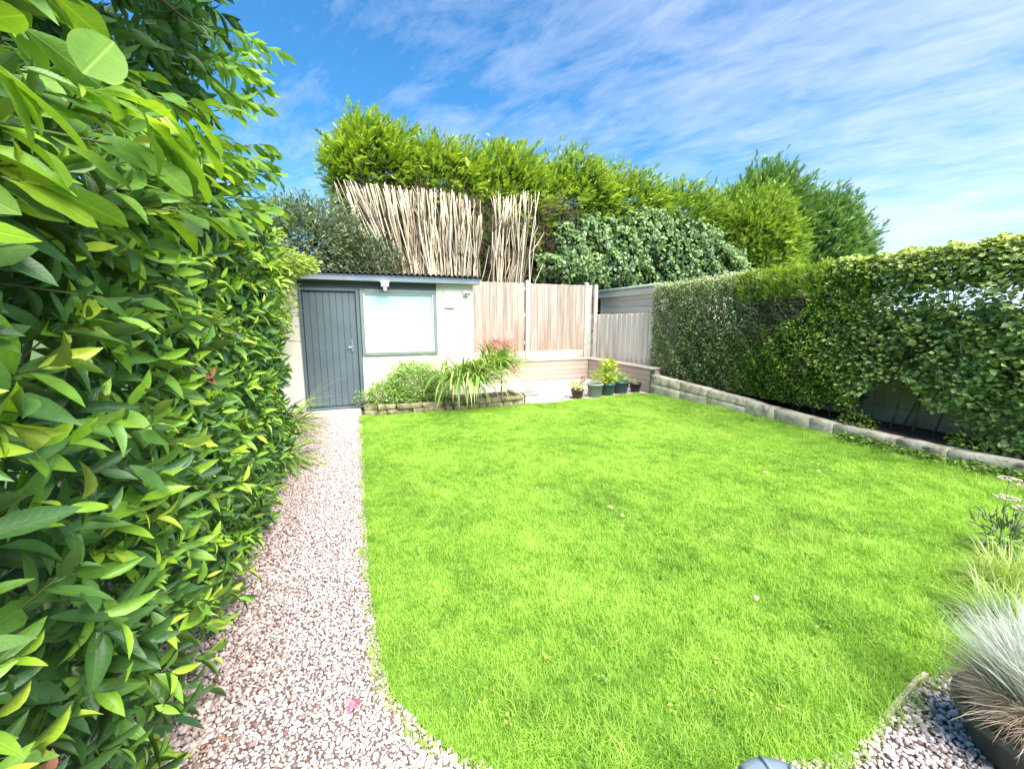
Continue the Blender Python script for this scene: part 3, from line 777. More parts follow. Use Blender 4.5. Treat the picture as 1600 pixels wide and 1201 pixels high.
S(MB().box(-1.98, 2.15, SY-.16, SY-.13, 2.14, 2.245, .004).box(-1.98, 2.15, SY-.13, SY-.002, 2.14, 2.152), 'fascia', MAT['fascia'])
S(MB().box(2.12, 2.15, SY-.128, 9.7, 2.155, 2.245, .004), 'side_fascia', MAT['fascia'])
# corrugated roof sheet with wavy front edge and real thickness
nx, ny = 46*8, 2
xs = np.linspace(-2.05, 2.19, nx+1); V = []
for yy, zz in ((SY-.22, 2.262), (9.8, 2.10)):
    for top in (0, 1):
        for x in xs: V.append((x, yy, zz + .014*math.sin(x*2*PI/.092) + top*.012))
V = np.array(V); n1_ = nx+1; F = []
for i in range(nx):
    F += [(i, i+1, n1_*2+i+1, n1_*2+i), (n1_+i, n1_*3+i, n1_*3+i+1, n1_+i+1), (i, n1_+i, n1_+i+1, i+1), (n1_*2+i, n1_*2+i+1, n1_*3+i+1, n1_*3+i)]
fl = [q for f in F for q in f]
me = mesh_np('roof', V, fl, np.arange(len(F))*4, np.full(len(F), 4), MAT['roof'], smooth=False)
me.transform(Matrix.Translation(-Vector((0.3, SY, 0)))); link('roof', me, shed)
S(MB().tube([(-1.98, SY-.185, 2.215), (-.86, SY-.185, 2.212)], .03, 10), 'gutter', MAT['pipe'])

lamp = thing('security_light', 'white security light hanging under the shed fascia above the window', 'light', (.50, SY-.17, 2.12))
MB().box(-.075, .075, -.05, .006, .0, .02, .003).box(-.06, .06, -.09, 0, -.075, -.001, .012).obj('housing', MAT['white'], lamp)
MB().lathe([(.0, -.145), (.02, -.14), (.03, -.12), (.032, -.095), (.03, -.076)], 14, (0, -.045, 0)).obj('sensor', MAT['white'], lamp)
vent = thing('vent_cover', 'cream rectangular vent cover on shed wall right of the window', 'vent cover', (1.62, SY, 1.72))
MB().box(-.095, .095, -.028, -.001, 0, .30, .006).obj('cover', MAT['render'], vent)
MB().box(-.085, .085, -.022, -.002, -.012, -.001).obj('slot_or_shade', MAT['mortar'], vent)  # dark strip standing in for the shadow along the cover's bottom edge
cm_ = thing('security_camera', 'small white two-lens security camera on the right end of the shed wall', 'camera', (1.92, SY, 1.98))
MB().box(-.05, .03, -.03, -.001, -.05, .05, .006).box(-.04, .06, -.09, -.031, -.03, .035, .01).obj('housing', MAT['white'], cm_)
for dx in (-.012, .042):
    MB().tube([(dx, -.089, -.005), (dx, -.104, -.008)], .017, 12).obj('lens', MAT['black'], cm_)
step = tag(MB().box(-.86, .02, 7.0, SY-.07, -.02, .012, .006).obj('doorstep', MAT['concretestep']), 'pale concrete slab step in front of the grey shed door', 'doorstep')

# ------------------------------------------------------------------ back fence
FY = 9.72
fence = thing('timber_fence', 'tall weathered closeboard timber fence with concrete posts beside the shed', 'fence', (4, FY, 0))
def Fp(mb, name, mat, parent=None, org=(4, FY, 0)):
    me = mb.mesh(name, mat); me.transform(Matrix.Translation(-Vector(org))); return link(name, me, parent or fence)
def post(x, y, z1, parent, org, w=.05):
    m_ = MB().box(x-w, x+w, y-w, y+w, 0, z1-.03, .008)
    r0 = [m_.bm.verts.new(p) for p in ((x-w, y-w, z1-.03), (x+w, y-w, z1-.03), (x+w, y+w, z1-.03), (x-w, y+w, z1-.03))]
    tp_ = m_.bm.verts.new((x, y, z1))
    for i in range(4): m_.bm.faces.new((r0[i], r0[(i+1) % 4], tp_))
    return Fp(m_, 'post', MAT['concrete'], parent, org)
xx = 2.10; posts = [2.12, 4.10, 5.80]
k = 0
while xx < 5.74:
    wd = .088 + rs.uniform(-.006, .006)
    if not any(abs(xx + wd/2 - p) < .055 for p in posts):
        tz = 2.425 + rs.uniform(-.008, .008) - .01 * (k % 2)
        yo = .012 * (k % 2)
        m_ = MB(); x_, X_ = xx, xx + wd
        vs = [m_.bm.verts.new(p) for p in ((x_, FY-.012-yo, .73), (X_, FY-.020-yo, .73), (X_, FY-.001, .73), (x_, FY-.001, .73), (x_, FY-.012-yo, tz), (X_, FY-.020-yo, tz), (X_, FY-.001, tz), (x_, FY-.001, tz))]
        for f in ((0,3,2,1),(4,5,6,7),(0,1,5,4),(1,2,6,5),(2,3,7,6),(3,0,4,7)): m_.bm.faces.new([vs[i] for i in f])
        Fp(m_, 'board', MAT['fenceboard'])
    xx += wd + .004; k += 1
for x in posts: post(x, FY-.01, 2.50, fence, (4, FY, 0))
Fp(MB().box(2.17, 4.05, FY-.03, FY-.001, .40, .725, .004), 'gravel_board', MAT['concrete'])
Fp(MB().box(4.15, 5.74, FY-.03, FY-.001, .40, .725, .004), 'gravel_board', MAT['concrete'])
for z in (.9, 1.6, 2.25): Fp(MB().box(2.1, 5.8, FY+.001, FY+.05, z, z+.08), 'rail', MAT['greyboard'])

Fp(MB().box(5.855, 5.975, FY-.03, FY-.001, .0, 2.42, .004), 'corner_infill', MAT['concrete'])

# side fence (lower, grey boards) running towards the camera
SX = 6.12
sf = thing('side_fence', 'lower grey vertical board fence behind the right arm of the bench', 'fence', (SX, 8.5, 0))
org = (SX, 8.5, 0)
post(6.03, 9.62, 2.44, sf, org, .05)
for z in np.arange(.9, 2.3, .28):   # slots cast in the corner post
    Fp(MB().box(5.962, 5.98, 9.60, 9.64, z, z+.09), 'slot_or_shade', MAT['mortar'], sf, org)
yy = 9.68; k = 0
while yy > 6.7:
    wd = .098 + rs.uniform(-.006, .006)
    m_ = MB(); z1_ = 1.655 + rs.uniform(-.01, .01)
    Fp(MB().box(SX-.018-.016*(k % 2), SX-.002, yy-wd+.008, yy, .42, z1_, .003), 'board', MAT['greyboard'], sf, org)
    yy -= wd; k += 1
for z in (.6, 1.3): Fp(MB().box(SX, SX+.05, 6.7, 9.5, z, z+.08), 'rail', MAT['greyboard'], sf, org)
Fp(MB().box(SX-.004, SX+.03, 6.7, 9.5, 0, .40), 'gravel_board', MAT['concrete'], sf, org)

# neighbour's shed beyond
ns = thing('neighbour_shed', 'pale neighbouring shed with flat mossy felt roof behind the low grey fence', 'shed', (7.5, 9, 0))
o_ = (7.5, 9, 0)
for i, z in enumerate(np.arange(0.1, 2.05, .16)):
    Fp(MB().box(6.72, 6.75+.006*(i % 2), 7.9, 10.38, z, z+.155, .003), 'board', MAT['paleboard'], ns, o_)
Fp(MB().box(6.76, 9, 7.9, 10.38, 0, 2.1), 'wall', MAT['paleboard'], ns, o_)
Fp(MB().box(6.60, 6.64, 7.8, 10.46, 2.13, 2.27, .004), 'fascia', MAT['whiteboard'], ns, o_)
Fp(MB().box(6.70, 6.78, 10.30, 10.40, 0, 2.12, .004), 'corner_board', MAT['greyboard'], ns, o_)
Fp(MB().box(6.55, 9.2, 7.75, 10.5, 2.275, 2.33, .015).tube([(6.58, 7.75, 2.32), (6.58, 10.5, 2.32)], .03, 8), 'roof', MAT['felt'], ns, o_)

# ------------------------------------------------------------------ bench
bench = thing('corner_bench', 'long L-shaped bench of brown composite boards round the gravel corner', 'bench', (5.5, 9.4, 0))
o_ = (5.5, 9.4, 0)
for i in range(4):
    z = .01 + i * .118
    Fp(MB().box(2.1, 5.70, 9.34, 9.365, z, z+.112, .003), 'slat', MAT['composite'], bench, o_)
    Fp(MB().box(5.705, 5.73, 6.90, 9.335, z, z+.112, .003), 'slat', MAT['compositeY'], bench, o_)
    Fp(MB().box(5.735, 6.06, 6.88, 6.902, z, z+.112, .003), 'slat', MAT['composite'], bench, o_)
for y in (9.32, 9.485): Fp(MB().box(2.1, 5.68, y, y+.158, .49, .52, .004), 'seat_board', MAT['composite'], bench, o_)
for x in (5.685, 5.875): Fp(MB().box(x, x+.185, 6.86, 9.64, .49, .52, .004), 'seat_board', MAT['compositeY'], bench, o_)
Fp(MB().box(5.69, 5.78, 6.845, 6.878, 0, .488, .004), 'leg', MAT['darkpaint'], bench, o_)

# ------------------------------------------------------------------ low block wall along the lawn
WL = [(5.67, 6.85, .40), (5.79, 5.37, .30), (5.83, 4.05, .19), (5.80, 3.1, .16), (5.77, 2.4, .16), (5.86, 1.7, .17), (5.88, .9, .17)]
def wl(y):
    for (x0, y0, z0), (x1, y1, z1) in zip(WL, WL[1:]):
        if y1 <= y <= y0:
            f = (y0 - y) / (y0 - y1); return x0+(x1-x0)*f, z0+(z1-z0)*f
    return WL[-1][0], WL[-1][2]
lw = thing('low_wall', 'low weathered block wall edging the right side of the lawn', 'wall', (5.8, 4, 0))
y = 6.84; row_h = .135
k = 0
while y > .95:
    L = .50 + rs.uniform(-.2, .3); x, h = wl(y - L/2); xa, ha = wl(y); xb, hb_ = wl(y-L)
    rows = 2 if h > .27 else 1
    for r_ in range(rows):
        z0 = h / rows * r_ - (.03 if r_ == 0 else 0); z1 = ha / rows * (r_+1) - .005; z2 = hb_ / rows * (r_+1) - .005
        off = (.5 if r_ % 2 else 0) * L * .9
        dp = rs.uniform(-.003, .003)
        m_ = MB(); ya, yb = y - off*.0, y - L + .004
        vs = [m_.bm.verts.new(p) for p in ((xa+dp, ya, z0), (xa+.16, ya, z0), (xb+.16, yb, z0), (xb+dp, yb, z0), (xa+dp, ya, z1+rs.uniform(-.008, .008)), (xa+.16, ya, z1), (xb+.16, yb, z2), (xb+dp, yb, z2+rs.uniform(-.008, .008)))]
        fs = [m_.bm.faces.new([vs[i] for i in f]) for f in ((0,1,2,3),(7,6,5,4),(0,4,5,1),(1,5,6,2),(2,6,7,3),(3,7,4,0))]
        bmesh.ops.bevel(m_.bm, geom=list({e for f in fs for e in f.edges}), offset=.006, segments=1, affect='EDGES')
        me = roughen(m_.mesh('block', MAT['block']), .006); me.transform(Matrix.Translation((-5.8, -4, 0))); link('block', me, lw)
    y -= L; k += 1
m_ = MB()
for (x0, y0, z0), (x1, y1, z1) in zip(WL, WL[1:]):
    vs = [m_.bm.verts.new(p) for p in ((x0+.012, y0-.01, -.02), (x0+.15, y0-.01, -.02), (x1+.15, y1, -.02), (x1+.012, y1, -.02), (x0+.012, y0-.01, z0-.02), (x0+.15, y0-.01, z0-.02), (x1+.15, y1, z1-.02), (x1+.012, y1, z1-.02))]
    for f in ((7,6,5,4),(0,4,5,1),(1,5,6,2),(2,6,7,3),(3,7,4,0)): m_.bm.faces.new([vs[i] for i in f])
me = m_.mesh('mortar', MAT['mortar']); me.transform(Matrix.Translation((-5.8, -4, 0))); link('mortar', me, lw)

# dark concrete panel fence behind the right hedge
pf = thing('concrete_panel_fence', 'dark mossy concrete panel fence behind the right-hand hedge', 'fence', (6.72, 3, 0))
for y0 in np.arange(-.2, 6.7, 1.85):
    for z in (.05, .353, .656, .959):
        Fp(MB().box(6.70, 6.74, y0+.06, y0+1.79, z, z+.30, .006), 'panel', MAT['mossyconcrete'], pf, (6.72, 3, 0))
    Fp(MB().box(6.66, 6.78, y0-.055, y0+.055, 0, 1.36, .008), 'post', MAT['mossyconcrete'], pf, (6.72, 3, 0))

# raised bed by the shed
bed = thing('raised_bed', 'low mossy stone raised bed in front of the shed', 'raised bed', (1.4, 6.8, 0))
o_ = (1.4, 6.8, 0)
for r_ in range(2):
    x = .06 - .0
    while x < 2.72:
        L = min(rs.uniform(.12, .42), 2.74-x)
        if L > .03:
            y_ = 6.76 - .10 * min(1, x/.9) + rs.uniform(-.01, .01)
            m_ = MB().box(x+.004, x+L-.006, y_, y_+.12, .088*r_-.01, .088*(r_+1)-.012+rs.uniform(-.004, .008), .012)
            me = roughen(m_.mesh('stone', MAT['bedstone']), .009, 20, 1); me.transform(Matrix.Translation(-Vector(o_))); link('stone', me, bed)
        x += L
Fp(MB().box(.07, 2.72, 6.80, 7.40, -.01, .13), 'soil', MAT['soil'], bed, o_)
Fp(MB().box(2.70, 2.78, 6.69, 7.42, -.01, .17, .01), 'end_stone', MAT['bedstone'], bed, o_)

# ------------------------------------------------------------------ laurel hedge (left)
T_L = [leaf_tpl('lance', b_, f_, 5) for b_, f_ in ((.06, .10), (.20, .14), (.12, .05), (-.08, .12), (.34, .18), (.02, .22), (.15, .0))]
T_O = [leaf_tpl('obov', b_, f_, 9) for b_, f_ in ((.10, .08), (.30, .12), (.18, .04))]
T_O.append(leaf_tpl('round', .12, .06, 8))
T_R = [leaf_tpl('round', b_, f_, 3) for b_, f_ in ((.10, .08), (.22, .10))]
T_S = [simple_tpl(.12, .1), simple_tpl(.05, .25)]
T_W = [leaf_tpl('lance', .15, .08, 2), leaf_tpl('lance', .3, .05, 2)]
T_F = [frond_tpl(6, s_) for s_ in range(5)]
def shoot(lv, P, S, n, L, W, sh0, sh1, a0=75, a1=25, length=.2, droop=0., K=4, stems=None, face=None):
    S = S / np.linalg.norm(S)
    a = np.cross(S, (0, 0, 1.)); a /= max(np.linalg.norm(a), 1e-6); bq = np.cross(S, a)
    ph = rs.uniform(0, 6.28)
    for i in range(n):
        f = i / max(n-1, 1)
        ph += 2.4 + rs.normal(0, .3)
        rad = a*math.cos(ph) + bq*math.sin(ph)
        an = R(a0 + (a1-a0)*f + rs.normal(0, 9))
        d = S*math.cos(an) + rad*math.sin(an)
        d[2] -= droop * rs.uniform(.4, 1.2)
        up = S*math.sin(an) - rad*math.cos(an) + rvec(.18)
        if face is not None: up = up + face
        l = L * rs.uniform(.7, 1.15) * (1 - .35*f*f)
        lv.add(P + S*length*f, d, up, l, W * l / L * rs.uniform(.85, 1.15), min(1, max(0, sh0 + (sh1-sh0)*f + rs.normal(0, .07))), rs.randint(0, 97))
    if stems is not None: stems.append((P - S*.06, P + S*length))
hedge = thing('laurel_hedge', 'tall glossy laurel hedge filling the left side of the path', 'hedge', (-1.1, 2.5, 0))
lv = Leaves(); stems = []
def lx(Y, z):   # hedge face
    return -.80 + .13*np.clip((2.8-Y)*.7, 0, 1) + .07*snoise(Y, z, 1.3, .5) + .04*snoise(Y, z, 4, 2) + .10*np.clip((z-1.7)*.6, 0, 1) + .06*np.clip(Y-2.6, 0, 1) - .10*np.clip((Y-4.0), 0, 2)
for i in range(420):
    Y = rs.uniform(.5, 4.7)
    shoot(lv, V3(rs.uniform(-1.5, -.95), Y, rs.uniform(1.6, 2.6)), V3(1, rs.normal(-.2, .5), rs.normal(.3, .5)), 7, .13, .055, .05, .3, 80, 28, .15, droop=.2)
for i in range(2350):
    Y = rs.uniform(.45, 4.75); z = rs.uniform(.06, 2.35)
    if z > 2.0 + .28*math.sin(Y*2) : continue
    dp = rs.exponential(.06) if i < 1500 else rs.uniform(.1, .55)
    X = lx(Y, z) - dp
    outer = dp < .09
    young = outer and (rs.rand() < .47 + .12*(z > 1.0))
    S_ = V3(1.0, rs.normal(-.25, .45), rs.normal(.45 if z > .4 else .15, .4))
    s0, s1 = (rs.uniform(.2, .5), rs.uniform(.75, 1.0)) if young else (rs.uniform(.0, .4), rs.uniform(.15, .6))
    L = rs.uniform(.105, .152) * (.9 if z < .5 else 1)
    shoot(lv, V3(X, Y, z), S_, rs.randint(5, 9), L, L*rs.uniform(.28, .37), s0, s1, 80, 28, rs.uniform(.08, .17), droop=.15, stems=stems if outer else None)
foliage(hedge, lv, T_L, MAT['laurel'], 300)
m_ = MB()
for a_, b_ in stems[::3]: m_.tube([a_, b_], [.003, .0018], 4, cap=False)
for i in range(26):
    Y = .5 + i*.165; x = -1.25 + rs.uniform(-.15, .1)
    p = [V3(x, Y, -.02)]
    for j in range(5): p.append(p[-1] + V3(rs.normal(.03, .04), rs.normal(0, .06), .42))
    m_.tube(p, [.022, .019, .016, .012, .008, .004], 5)
me = m_.mesh('branches', MAT['greenstem']); me.transform(Matrix.Translation((1.1, -2.5, 0))); o = link('branches', me, hedge); o['kind'] = 'stuff'
# dead leaves caught in the laurel
lv = Leaves()
for (x, y_, z, l) in ((-.66, 1.56, 1.22, .06), (-.64, 2.2, 1.24, .07), (-.70, 1.05, .52, .06)):
    for q in range(2): lv.add(V3(x, y_, z)+rvec(.01), V3(.3, .5, -.2+.9*q)+rvec(.2), V3(1, -.3, .3), l, l*.45, .5, q)
arr = lv.arrays()
for i in range(len(arr[0])):
    me = build_leaves(arr, T_L, MAT['dead'], 'dead_leaf', np.arange(len(arr[0])) == i); me.transform(Matrix.Translation((1.1, -2.5, 0))); link('dead_leaf', me, hedge)

# broad-leaved shrub leaning out above the laurel
mag = thing('broad_leaved_shrub', 'shrub with broad drooping lime green leaves leaning out above the laurel hedge', 'shrub', (-1.3, 2.2, 0))
lv = Leaves(); m_ = MB()
tips = [(-.52, 1.0, 1.98), (-.45, 1.15, 1.86), (-.50, 1.35, 2.0), (-.42, 1.45, 1.80), (-.55, 1.7, 2.12), (-.46, 1.75, 1.95), (-.50, 2.0, 2.1), (-.50, 2.1, 1.92), (-.52, 2.4, 2.25), (-.48, 2.5, 2.02), (-.55, 2.8, 2.4), (-.50, 3.0, 2.15), (-.55, 3.2, 2.5), (-.52, 3.5, 2.3), (-.55, 3.9, 2.65), (-.55, 4.1, 2.4), (-.6, 4.4, 2.75), (-.55, 3.6, 2.75), (-.6, 4.3, 2.95), (-.55, 1.05, 1.75), (-.6, .9, 1.88), (-.58, 2.6, 2.55), (-.60, 3.1, 2.75)]
for j in range(20): tips.append((rs.uniform(-.75, -.55), rs.uniform(.9, 4.4), 0)); tips[-1] = (tips[-1][0], tips[-1][1], 1.75 + .25*tips[-1][1] + rs.uniform(-.3, .12))
for j in range(22): tips.append((rs.uniform(-1.2, -.8), rs.uniform(.8, 4.4), 0)); tips[-1] = (tips[-1][0], tips[-1][1], 1.8 + .25*tips[-1][1] + rs.uniform(-.3, .2))
for (x, y_, z) in tips:
    T = V3(x, y_, z); Bs = V3(-1.3 + rs.uniform(-.1, .1), y_ - rs.uniform(-.1, .5), z - rs.uniform(.15, .45)); mid = (T+Bs)/2 + V3(0, 0, .10)
    m_.tube([Bs, Bs*.6+mid*.4+rvec(.012), mid, mid*.5+T*.5+rvec(.015), T], [.009, .008, .005, .004, .002], 6)
    S_ = (T-mid); S_ /= np.linalg.norm(S_)
    for f in np.linspace(.25, 1.05, 10):
        P = mid + (T-mid)*(f*1.3-.3) if f > .25 else mid
        sd = rs.choice([-1, 1])
        d = S_*.75 + V3(.35, sd*.75, -.5)*rs.uniform(.6, 1.3) + rvec(.3)
        L = rs.uniform(.09, .155)
        lv.add(P, d, V3(.25, -.3, .9)+rvec(.42), L, L*rs.uniform(.42, .58), np.clip(rs.normal(.52, .27), 0, 1), rs.randint(0, 97))
# the upright lit leaf near the top left
lv.add(V3(-.40, .955, 1.905), V3(.38, .40, .83), V3(.60, -.78, .05), .098, .076, .50, 3)
for (a_, b_, w_, s_) in (((-.40, 1.02, 1.90), (-.37, 1.25, 1.95), .065, .7), ((-.45, .84, 1.85), (-.41, .99, 1.80), .06, .5), ((-.38, 1.15, 1.90), (-.33, 1.38, 1.83), .08, .6), ((-.47, 1.45, 2.02), (-.41, 1.66, 1.95), .08, .7), ((-.45, 1.6, 2.1), (-.40, 1.84, 2.02), .085, .65)):
    a_, b_ = V3(*a_), V3(*b_); L = np.linalg.norm(b_-a_)
    lv.add(a_, b_-a_, V3(.55, -.35, .8), L, w_, s_, rs.randint(0, 97))
    for q in range(3): lv.add(a_+rvec(.02), (b_-a_)/L+V3(0, 0, -.25)+rvec(.3), V3(.55, -.35, .8)+rvec(.25), L*.6, w_*.65, rs.uniform(.3, .8), rs.randint(0, 97))
foliage(mag, lv, T_O, MAT['magnolia'], 300)
me = m_.mesh('branches', MAT['greenstem']); me.transform(Matrix.Translation((1.3, -2.2, 0))); o = link('branches', me, mag); o['kind'] = 'stuff'

# tree overhead
tree = thing('overhanging_tree', 'dark tree crown arching over the top left corner above the hedge', 'tree', (-1.9, 2.2, 0))
lv = Leaves(); m_ = MB()
m_.tube([(-1.9, 2.2, -.02), (-1.85, 2.15, 1.2), (-1.75, 2.2, 2.4), (-1.6, 2.3, 3.4)], [.09, .08, .07, .05], 10)
limbs = []
for i in range(16):
    a = rs.uniform(0, 6.28); e_ = V3(-1.25 + .6*math.cos(a), 2.3 + 1.75*math.sin(a), rs.uniform(2.7, 4.0))
    s_ = V3(-1.75, 2.2, rs.uniform(2.0, 3.2)); md = (s_+e_)/2 + V3(0, 0, .15)
    m_.tube([s_, md, e_], [.035, .02, .006], 6); limbs.append(e_)
me = m_.mesh('trunk', MAT['bark']); me.transform(Matrix.Translation((1.9, -2.2, 0))); link('trunk', me, tree)
for i in range(820):
    u = norm(rs.normal(0, 1, 3)); r_ = rs.uniform(.35, 1.0) ** .5
    P = V3(-1.28, 2.45, 3.35) + u * V3(.60, 1.75, .78) * r_
    if P[2] < 2.25 + .28*max(0, P[1]-1) - .15: continue
    out_ = r_ > .82 and u[0] > .1
    y_ = rs.uniform(.55, .95) if (out_ and u[2] > -.3 and rs.rand() < .6) else rs.uniform(0, .35)
    L = rs.uniform(.10, .16)
    shoot(lv, P, V3(u[0]+.5, u[1]*.7, u[2]*.4-.2)+rvec(.3), rs.randint(5, 9), L, L*.4, y_*.6, y_, 70, 25, .16, droop=.45)
for (x, y_, z) in ((-.62, 3.7, 3.35), (-.62, 4.0, 3.55), (-.6, 3.5, 3.15), (-.62, 3.9, 3.25), (-.6, 3.1, 3.0), (-.66, 4.2, 3.75)):
    for q in range(3): shoot(lv, V3(x-.14, y_, z)+rvec(.06), V3(1, .3, -.25)+rvec(.2), 7, .15, .055, .55, .95, 65, 15, .2, droop=.4)
foliage(tree, lv, T_L, MAT['overhang'], 250)

# ------------------------------------------------------------------ trees and shrubs beyond the laurel
def blob(lv, c, r, n, L, W, sh=(0, 1), shell=.55, updir=(0, 0, .5), zmin=-9, lump=.18, seed=0, top_light=.35, jit=.5):
    c = np.array(c, float); r = np.array(r, float)
    u = norm(rs.normal(0, 1, (n, 3))); u[:, 1] *= 1
    lu = 1 + lump*snoise(u[:, 0]*2.2+u[:, 1], u[:, 2]*2.2-u[:, 1], 1.5, seed) + lump*.5*snoise(u[:, 0]*5, u[:, 2]*5+u[:, 1]*3, 1.5, seed+3)
    q = rs.uniform(shell, 1.0, n) ** .6
    P = c + u * r * (lu*q)[:, None]
    D = u + np.array(updir) + rs.normal(0, jit, (n, 3))
    U = np.array((0, 0, 1.)) + u*.6 + rs.normal(0, .35, (n, 3))
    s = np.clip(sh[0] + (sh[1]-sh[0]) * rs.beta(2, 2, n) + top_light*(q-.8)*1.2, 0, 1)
    l = L * rs.uniform(.65, 1.25, n)
    m = P[:, 2] > zmin
    lv.extend(P[m], D[m], U[m], l[m], (l*W/L)[m], s[m], rs.randint(0, 97, n)[m])

ac = thing('pale_maple', 'pale yellow green maple shrub at the left corner of the shed', 'shrub', (-1.45, 6.6, 0))
lv = Leaves()
blob(lv, (-1.4, 6.6, 2.05), (.66, .5, .98), 5200, .085, .045, (.2, .9), .4, (.3, -.3, -.1), seed=2)
blob(lv, (-.85, 6.75, 2.30), (.42, .25, .17), 900, .075, .035, (.3, 1), .2, (.9, 0, -.1), seed=5)
blob(lv, (-1.15, 6.8, 1.6), (.30, .25, .35), 550, .075, .035, (.2, .9), .2, (.5, 0, -.5), seed=6)
foliage(ac, lv, T_W, MAT['acer'])
m_ = MB().tube([(-1.5, 6.6, 0), (-1.48, 6.6, 1.2), (-1.4, 6.62, 2.1)], [.035, .028, .012], 7)
for i in range(14):
    z = rs.uniform(1.2, 2.2); m_.tube([(-1.48, 6.6, z-.2), (-1.2, 6.7, z), (-1.5+rs.uniform(.3, .9), 6.75, z+rs.uniform(-.15, .3))], [.012, .008, .003], 5)
me = m_.mesh('trunk', MAT['bark']); me.transform(Matrix.Translation((1.45, -6.6, 0))); link('trunk', me, ac)

gt = thing('grey_green_tree', 'soft grey green tree behind the shed left of the bare stems', 'tree', (-.9, 10.9, 0))
lv = Leaves()
blob(lv, (-1.0, 11.0, 3.1), (1.45, .9, 1.2), 16000, .11, .045, (.1, .9), .3, (0, 0, .3), seed=1, lump=.25)
blob(lv, (.2, 11.0, 2.6), (1.1, .7, 1.0), 7000, .11, .045, (.0, .55), .35, (0, 0, .2), seed=4, lump=.25)
foliage(gt, lv, T_S, MAT['grey'], mass='crown')
m_ = MB().tube([(-.9, 10.9, 0), (-.9, 11, 2), (-.95, 11, 3.4)], [.12, .09, .03], 8)
for i in range(26):
    a = rs.uniform(0, 6.28); z = rs.uniform(1.8, 3.2); m_.tube([(-.92, 11, z), (-.92+.6*math.cos(a), 11+.4*math.sin(a), z+.5), (-.92+1.1*math.cos(a), 11+.7*math.sin(a), z+1.0)], [.03, .015, .005], 5)
me = m_.mesh('trunk', MAT['bark']); me.transform(Matrix.Translation((.9, -10.9, 0))); link('trunk', me, gt)

# ------------------------------------------------------------------ conifers along the rear boundary
def conifer(c, r, n, mat, label, zb, seed=0, L=.25, sh=(.1, .9), trunks=1, up=(.35, -.4, .30), mbot=None, group='conifers in the row behind the fence', low=None):
    root = thing('cypress_tree', label, 'tree', (c[0], c[1], 0), 0, group)
    lv = Leaves()
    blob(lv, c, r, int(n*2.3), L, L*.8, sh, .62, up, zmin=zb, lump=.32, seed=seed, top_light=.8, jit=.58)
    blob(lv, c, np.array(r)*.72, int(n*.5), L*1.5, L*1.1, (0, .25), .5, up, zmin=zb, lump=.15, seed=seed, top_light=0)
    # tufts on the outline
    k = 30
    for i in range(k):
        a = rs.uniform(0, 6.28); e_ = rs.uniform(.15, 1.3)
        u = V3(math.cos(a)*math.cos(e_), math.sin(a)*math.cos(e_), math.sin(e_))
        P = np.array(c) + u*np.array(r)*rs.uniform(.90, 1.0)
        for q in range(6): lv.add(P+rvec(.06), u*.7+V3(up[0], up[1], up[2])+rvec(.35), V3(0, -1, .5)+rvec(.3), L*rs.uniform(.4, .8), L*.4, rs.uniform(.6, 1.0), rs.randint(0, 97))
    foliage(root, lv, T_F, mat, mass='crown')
    for q in range(trunks):
        dx = rs.uniform(-.9, .9) if trunks > 1 else 0
        m_ = MB().tube([(dx, -.9+rs.uniform(0, .3), 0), (dx*.98, -.85, 1.6), (dx*.95+rs.normal(0, .06), -.7, 3.2), (dx*.7, -.3, c[2])], [.085, .075, .06, .03], 8)
        m_.obj('trunk', MAT['trunk'], root)
    return root
CY = 13.1
conifer((.75, CY, 5.60), (1.32, 1.4, 1.36), 2300, MAT['conifer'], 'bright green cypress with rounded top at the left end of the row', 3.2, 1)
conifer((2.75, CY, 5.30), (1.45, 1.4, 1.38), 2000, MAT['conifer'], 'bright green cypress above the bare stems, second from the left of the row', 3.6, 2)
conifer((4.85, CY, 5.05), (1.55, 1.4, 1.85), 2700, MAT['conifer'], 'broad green cypress above the fence post, with foliage hanging low', 3.0, 3, trunks=2)
conifer((7.3, CY, 5.2), (1.75, 1.4, 1.68), 2300, MAT['conifer'], 'yellow green cypress with twin tufts above the left end of the ivy', 2.9, 4, trunks=4)
conifer((9.6, CY+.3, 5.3), (1.8, 1.4, 1.5), 1600, MAT['conifer'], 'light green cypress top rising behind the middle of the ivy', 3.5, 5)
conifer((12.2, CY+.4, 5.3), (2.1, 1.4, 1.42), 1700, MAT['yellow'], 'low yellowish cypress top behind the right half of the ivy', 3.5, 6, sh=(.1, .8))
conifer((14.9, CY+.5, 5.2), (1.9, 1.4, 1.6), 1500, MAT['yellow'], 'yellowish cypress top left of the tallest dark cypress', 3.0, 9, sh=(.0, .7))
conifer((15.0, CY-1.0, 4.0), (1.35, 1.4, 2.35), 2400, MAT['yellow'], 'golden green cypress reaching down to the hedge in front of the dark ones', 1.4, 7, sh=(.1, .9))
conifer((17.3, CY+.6, 5.3), (2.1, 1.5, 2.75), 3600, MAT['blue'], 'tallest dark blue green cypress with a pointed top', 1.4, 8, L=.33, up=(.3, -.3, .5))
conifer((20.0, CY, 4.2), (2.4, 1.6, 2.85), 4200, MAT['blue'], 'dark blue green cypress at the right end of the row', 1.4, 10, L=.33, up=(.35, -.3, .4))

